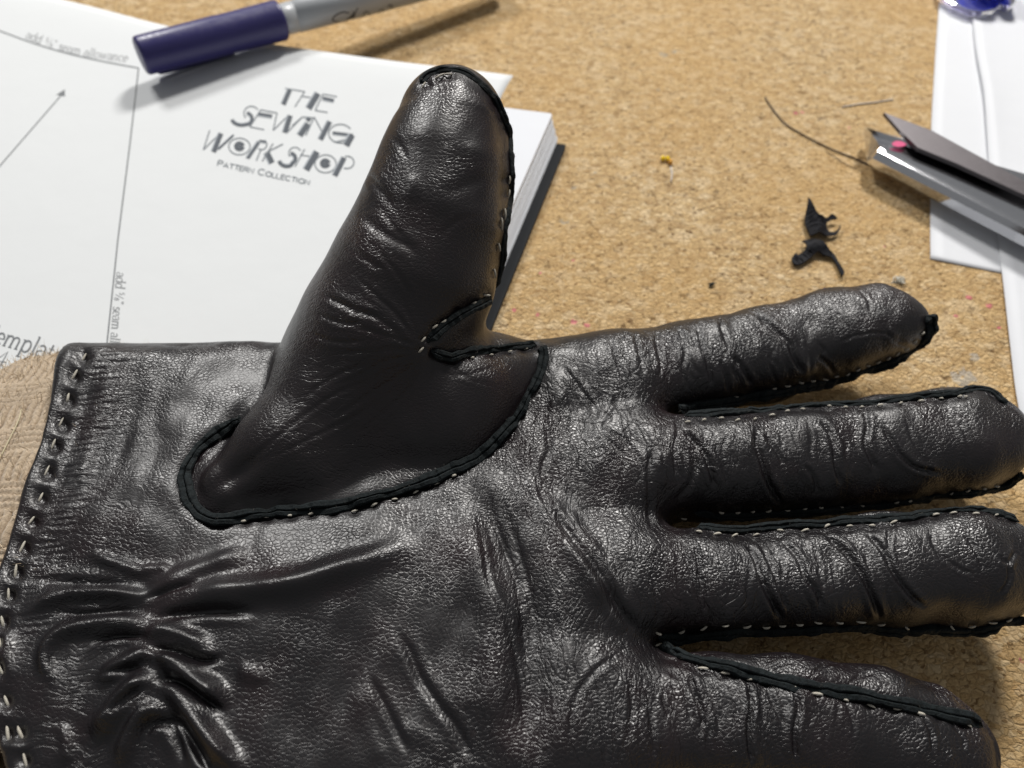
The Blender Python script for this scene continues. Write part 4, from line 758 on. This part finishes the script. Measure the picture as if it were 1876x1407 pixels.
B0 = [(1768, -60), (1776, 0), (1781, 60), (1787, 110), (1797, 170), (1803, 235), (1812, 330), (1827, 440), (1836, 520), (1848, 630), (1862, 735), (1880, 790), (1930, 850)]
o = paper('paper_sheet', 'blank white paper with slightly lifted edge, overlapping another sheet at far right', B0, -.05, lambda x, y, s, q: .085 + .14 * math.exp(-((y - 170) / 110) ** 2) * math.exp(-s / .7) + .05 * math.exp(-((y - 20) / 40) ** 2) * math.exp(-s / .5) + .012 * math.sin(q[1] * .8), M['paper2'])

# ------------------------------------------------------------------ scissors
def make_steel(name, col, rough, streak):
    t = NT(name); m = t.n('ShaderNodeMapping'); m.inputs['Rotation'].default_value = (0, 0, math.radians(32)); m.inputs['Scale'].default_value = (1.2, streak, 1); t.l(t.cm, m.inputs[0]); f = t.noise(m.outputs[0], 5, 4, .6)
    sp = t.mapr(t.voro(t.cm, 9, 'F1'), .10, .04); dirt = t.math('MULTIPLY', sp, t.mapr(t.noise(t.cm, 2.5, 2), .5, .62))
    t.p(Base_Color=t.mix(dirt, col, (.55, .53, .5)), Metallic=t.math('SUBTRACT', 1.0, t.math('MULTIPLY', dirt, .8)), Roughness=t.mapr(f, .3, .7, rough * .75, rough * 1.3))
    return t.normal(t.bump(f, .004, .35)).m
chrome = make_steel('polished_chrome', (.80, .81, .84), .12, 16); brushed = make_steel('brushed_dark_steel', (.13, .12, .125), .42, 20)
scis = thing('scissors', 'steel shears with open blades pointing left onto the white paper', 'scissors', at(1760, 340, 0))
def line(p, q, zs): return [(p[0], p[1], zs[0]), (q[0], q[1], zs[1])]
far = 2.1                                      # extrapolate past the frame
def ext(p, q, z0, z1): a, b = at(*p, z0), at(*q, z1); return [a, a + (b - a) * far]
rails = [ext((1592, 304), (1876, 452), 0.38, 0.42), ext((1588, 298), (1876, 444), 0.50, 0.54), ext((1598, 290), (1876, 432), 0.73, 0.78), ext((1608, 277), (1876, 418), 0.88, 0.94), ext((1612, 270), (1876, 405), 0.91, 0.98), ext((1606, 258), (1876, 378), 0.81, 0.84), ext((1596, 245), (1876, 345), 0.82, 0.86), ext((1587, 234), (1876, 325), 0.94, 0.98), ext((1584, 232), (1876, 318), 0.88, 0.92), ext((1583, 242), (1876, 335), 0.40, 0.42)]
nl = 30; Gb = np.array([[r[0] + (r[1] - r[0]) * (k / nl) ** 1.3 for r in rails] for k in range(nl + 1)])
Gb = np.concatenate([Gb, Gb[:, :1]], 1); v, q = gridmesh(Gb); v = list(v); F = [list(f) for f in q]; m = len(rails) + 1
F.append(list(range(m - 1))); me = mesh('blade', v, F); 
bl = obj('blade', me, chrome, scis); bl['label'] = 'thick polished chrome lower blade with blunt bevelled tip'
me.set_sharp_from_angle(angle=math.radians(24))
bpy.context.view_layer.update()
zt = 1.08
def plate(poly, z, th):
    P = [at(x, y, z) for x, y in poly]; n = len(P); V = [p for p in P] + [p - [0, 0, th] for p in P]
    return V, [list(range(n))[::-1], [n + k for k in range(n)]] + [[k, (k + 1) % n, n + (k + 1) % n, n + k] for k in range(n)]
up = [(1619, 205), (1640, 213), (1707, 238), (1876, 330), (2150, 480)]; lo = [(2150, 480), (1876, 357), (1755, 301), (1692, 275), (1683, 271), (1650, 240)]
v, f = plate(up + lo, zt, .14); bm_ = obj('blade', mesh('blade', v, f, False), brushed, scis); bm_['label'] = 'pointed dull grey upper blade'
md = bm_.modifiers.new('bevel', 'BEVEL'); md.width = .0003; md.segments = 2
pk = [(1634, 262), (1642, 258), (1652, 259), (1662, 264), (1655, 268), (1645, 269), (1637, 267)]
v, f = plate(pk, .935, .012); obj('pink_mark', mesh('pink_mark', v, f, False), plain('pink_ink', (.62, .02, .16), .5).m, bl)

# ------------------------------------------------------------------ translucent blue plastic piece at the top right
def make_trans(name, col, tr, rough):
    t = NT(name); t.p(Base_Color=col, Roughness=rough, IOR=1.46); t.b.inputs['Transmission Weight'].default_value = tr; return t.m
bp = thing('plastic_clip', 'translucent blue plastic sewing clip cut off at the top right', 'clip', at(1790, -10, .1))
def blob(c, r, seg=24, rings=14, sq=.75):
    V, F = [], []
    for i in range(rings + 1):
        ph = math.pi * i / rings
        for j in range(seg):
            th = 2 * math.pi * j / seg; x, y, z_ = math.sin(ph) * math.cos(th), math.sin(ph) * math.sin(th), math.cos(ph); V.append(np.array(c) + np.array(r) * [math.copysign(abs(x) ** sq, x), math.copysign(abs(y) ** sq, y), math.copysign(abs(z_) ** sq, z_)])
    for i in range(rings):
        for j in range(seg): F.append([i * seg + j, (i + 1) * seg + j, (i + 1) * seg + (j + 1) % seg, i * seg + (j + 1) % seg])
    return V, F
blue = make_trans('blue_plastic', (.012, .045, .80), .15, .25); clear = make_trans('clear_lilac_plastic', (.72, .70, .92), .93, .06)
for c, r in [(at(1806, -34, .85), (.52, 1.05, .30)), (at(1846, -32, .8), (.36, 1.0, .28))]: v, f = blob(c, r); obj('jaw', mesh('jaw', v, f), blue, bp)
pb = [(1712, -40), (1722, -8), (1748, 8), (1776, 19), (1800, 22), (1822, 18), (1836, 8), (1850, 12), (1862, 2), (1858, -40)]
v, f = plate(pb, .42, .26); o = obj('base', mesh('base', v, f, False), clear, bp); md = o.modifiers.new('bevel', 'BEVEL'); md.width = .0008; md.segments = 3

# ------------------------------------------------------------------ small things lying about
def scrap(label, poly, zf, th=.05):
    import bmesh
    P = resample(smooth(poly + [poly[0]], 6), 2.0)[:-1]; bm = bmesh.new(); vs = [bm.verts.new((*(at(x, y, 0) * CM),)) for x, y in P]
    fc = bm.faces.new(vs); bmesh.ops.triangulate(bm, faces=[fc]); bmesh.ops.subdivide_edges(bm, edges=bm.edges[:], cuts=2, use_grid_fill=True)
    for v_ in bm.verts:
        x, y, _ = proj(np.array(v_.co) / CM); v_.co.z += zf(x, y) * CM
    r = bmesh.ops.solidify(bm, geom=bm.faces[:], thickness=th * CM); bmesh.ops.recalc_face_normals(bm, faces=bm.faces[:])
    me = bpy.data.meshes.new('leather_scrap'); bm.to_mesh(me); bm.free(); return tag(obj('leather_scrap', me, scm), label, 'scrap')
scm = plain('black_leather_offcut', (.006, .006, .009), .7, .2).m
sz = lambda pts: zm(1400, 350, pts, 7.817)
scrap('small black leather offcut with a pointed tip and a hooked crescent end', sz([(572, 225), (640, 350), (715, 465), (800, 455), (860, 460), (930, 412), (1020, 455), (940, 465), (880, 500), (868, 560), (900, 620), (970, 632), (1030, 600), (1065, 530), (1060, 600), (1000, 670), (860, 690), (760, 700), (640, 720), (600, 620), (555, 480)]), lambda x, y: .09 + .22 * math.exp(-((x - 1492) / 12) ** 2) + .25 * math.exp(-((y - 385) / 18) ** 2))
scrap('small black leather offcut with a long thin curled tail', sz([(520, 770), (680, 750), (800, 800), (900, 890), (980, 950), (1040, 1050), (1125, 1200), (1085, 1240), (1010, 1080), (940, 990), (820, 960), (740, 930), (640, 1000), (520, 1080), (420, 1090), (375, 1010), (440, 930), (460, 960), (560, 900), (560, 820)]), lambda x, y: .08 + .18 * math.exp(-(((x - 1490) / 25) ** 2 + ((y - 458) / 12) ** 2)))
ym = make_trans('yellow_glass', (.95, .68, .02), .25, .12); ym2 = make_trans('amber_glass', (.80, .40, .05), .25, .15)
for x, y, mt, lb in [(1214.5, 290, ym, 'yellow bead at the left end of the tiny row of three beads'), (1223.5, 290.5, ym, 'bright yellow bead in the middle of the three tiny beads'), (1228, 296, ym2, 'darker amber bead at the right end of the three tiny beads')]:
    v, f = blob(at(x, y, .08), (.075, .11, .07), 14, 8, .95); tag(obj('bead', mesh('bead', v, f), mt), lb, 'bead', 'tiny yellow beads on the cork')
def thread(name, label, pts, r, mat, z=.03, wob=.0):
    P = np.array([at(x, y, z + wob * math.sin(i * 1.7)) for i, (x, y) in enumerate(resample(smooth(pts, 8), 6.0))]); v, f = tube(P, r, 6); return tag(obj(name, mesh(name, v, f), mat), label, 'thread')
dk = plain('dark_thread', (.045, .03, .025), .8).m; wt = plain('white_thread', (.62, .58, .54), .8).m
thread('loose_thread', 'long dark thread curving across the cork to the scissors', [(1402, 178), (1412, 195), (1438, 226), (1470, 246), (1500, 262), (1530, 276), (1566, 290), (1600, 306)], .024, dk, .04)
thread('loose_thread', 'fine short dark thread just below the long thread', [(1512, 276), (1530, 288), (1552, 302), (1570, 310)], .010, dk, .03)
thread('loose_thread', 'short white thread lying above the scissors tip', [(1543, 196), (1570, 191), (1605, 187), (1636, 182)], .022, wt, .03)
thread('loose_thread', 'tiny white thread below the yellow beads', [(1229, 306), (1231, 318), (1229, 334)], .022, wt, .03)
def tuft(name, label, x, y, mat, n, R, cat):
    V, F = [], []; c = at(x, y, .05)
    for k in range(n):
        a_ = RNG.uniform(0, 6.28); d = np.array([math.cos(a_), math.sin(a_) * .8, RNG.uniform(-.1, .35)]); p = c + RNG.normal(0, R * .35, 3) * [1, .7, .3]; e = np.cross(d, RNG.normal(0, 1, 3)) * R * .5
        P = smooth([p - d * R * .6, p + e * .4, p + d * R * .6 + e * .2], 4); P[:, 2] = np.maximum(P[:, 2], .012); v, f = tube(P, .012, 5); k0 = len(V); V += list(v); F += [[i + k0 for i in q] for q in f]
    return tag(obj(name, mesh(name, V, F), mat), label, cat)
tuft('lint_tuft', 'pale tuft of lint on the cork beside the index fingertip', 1648, 514, plain('pale_lint', (.66, .64, .56), .9).m, 26, .20, 'lint')
tuft('lint_tuft', 'tiny dark green fibre ball on the cork above the index finger', 1302, 521, plain('dark_lint', (.03, .045, .045), .9).m, 22, .09, 'lint')
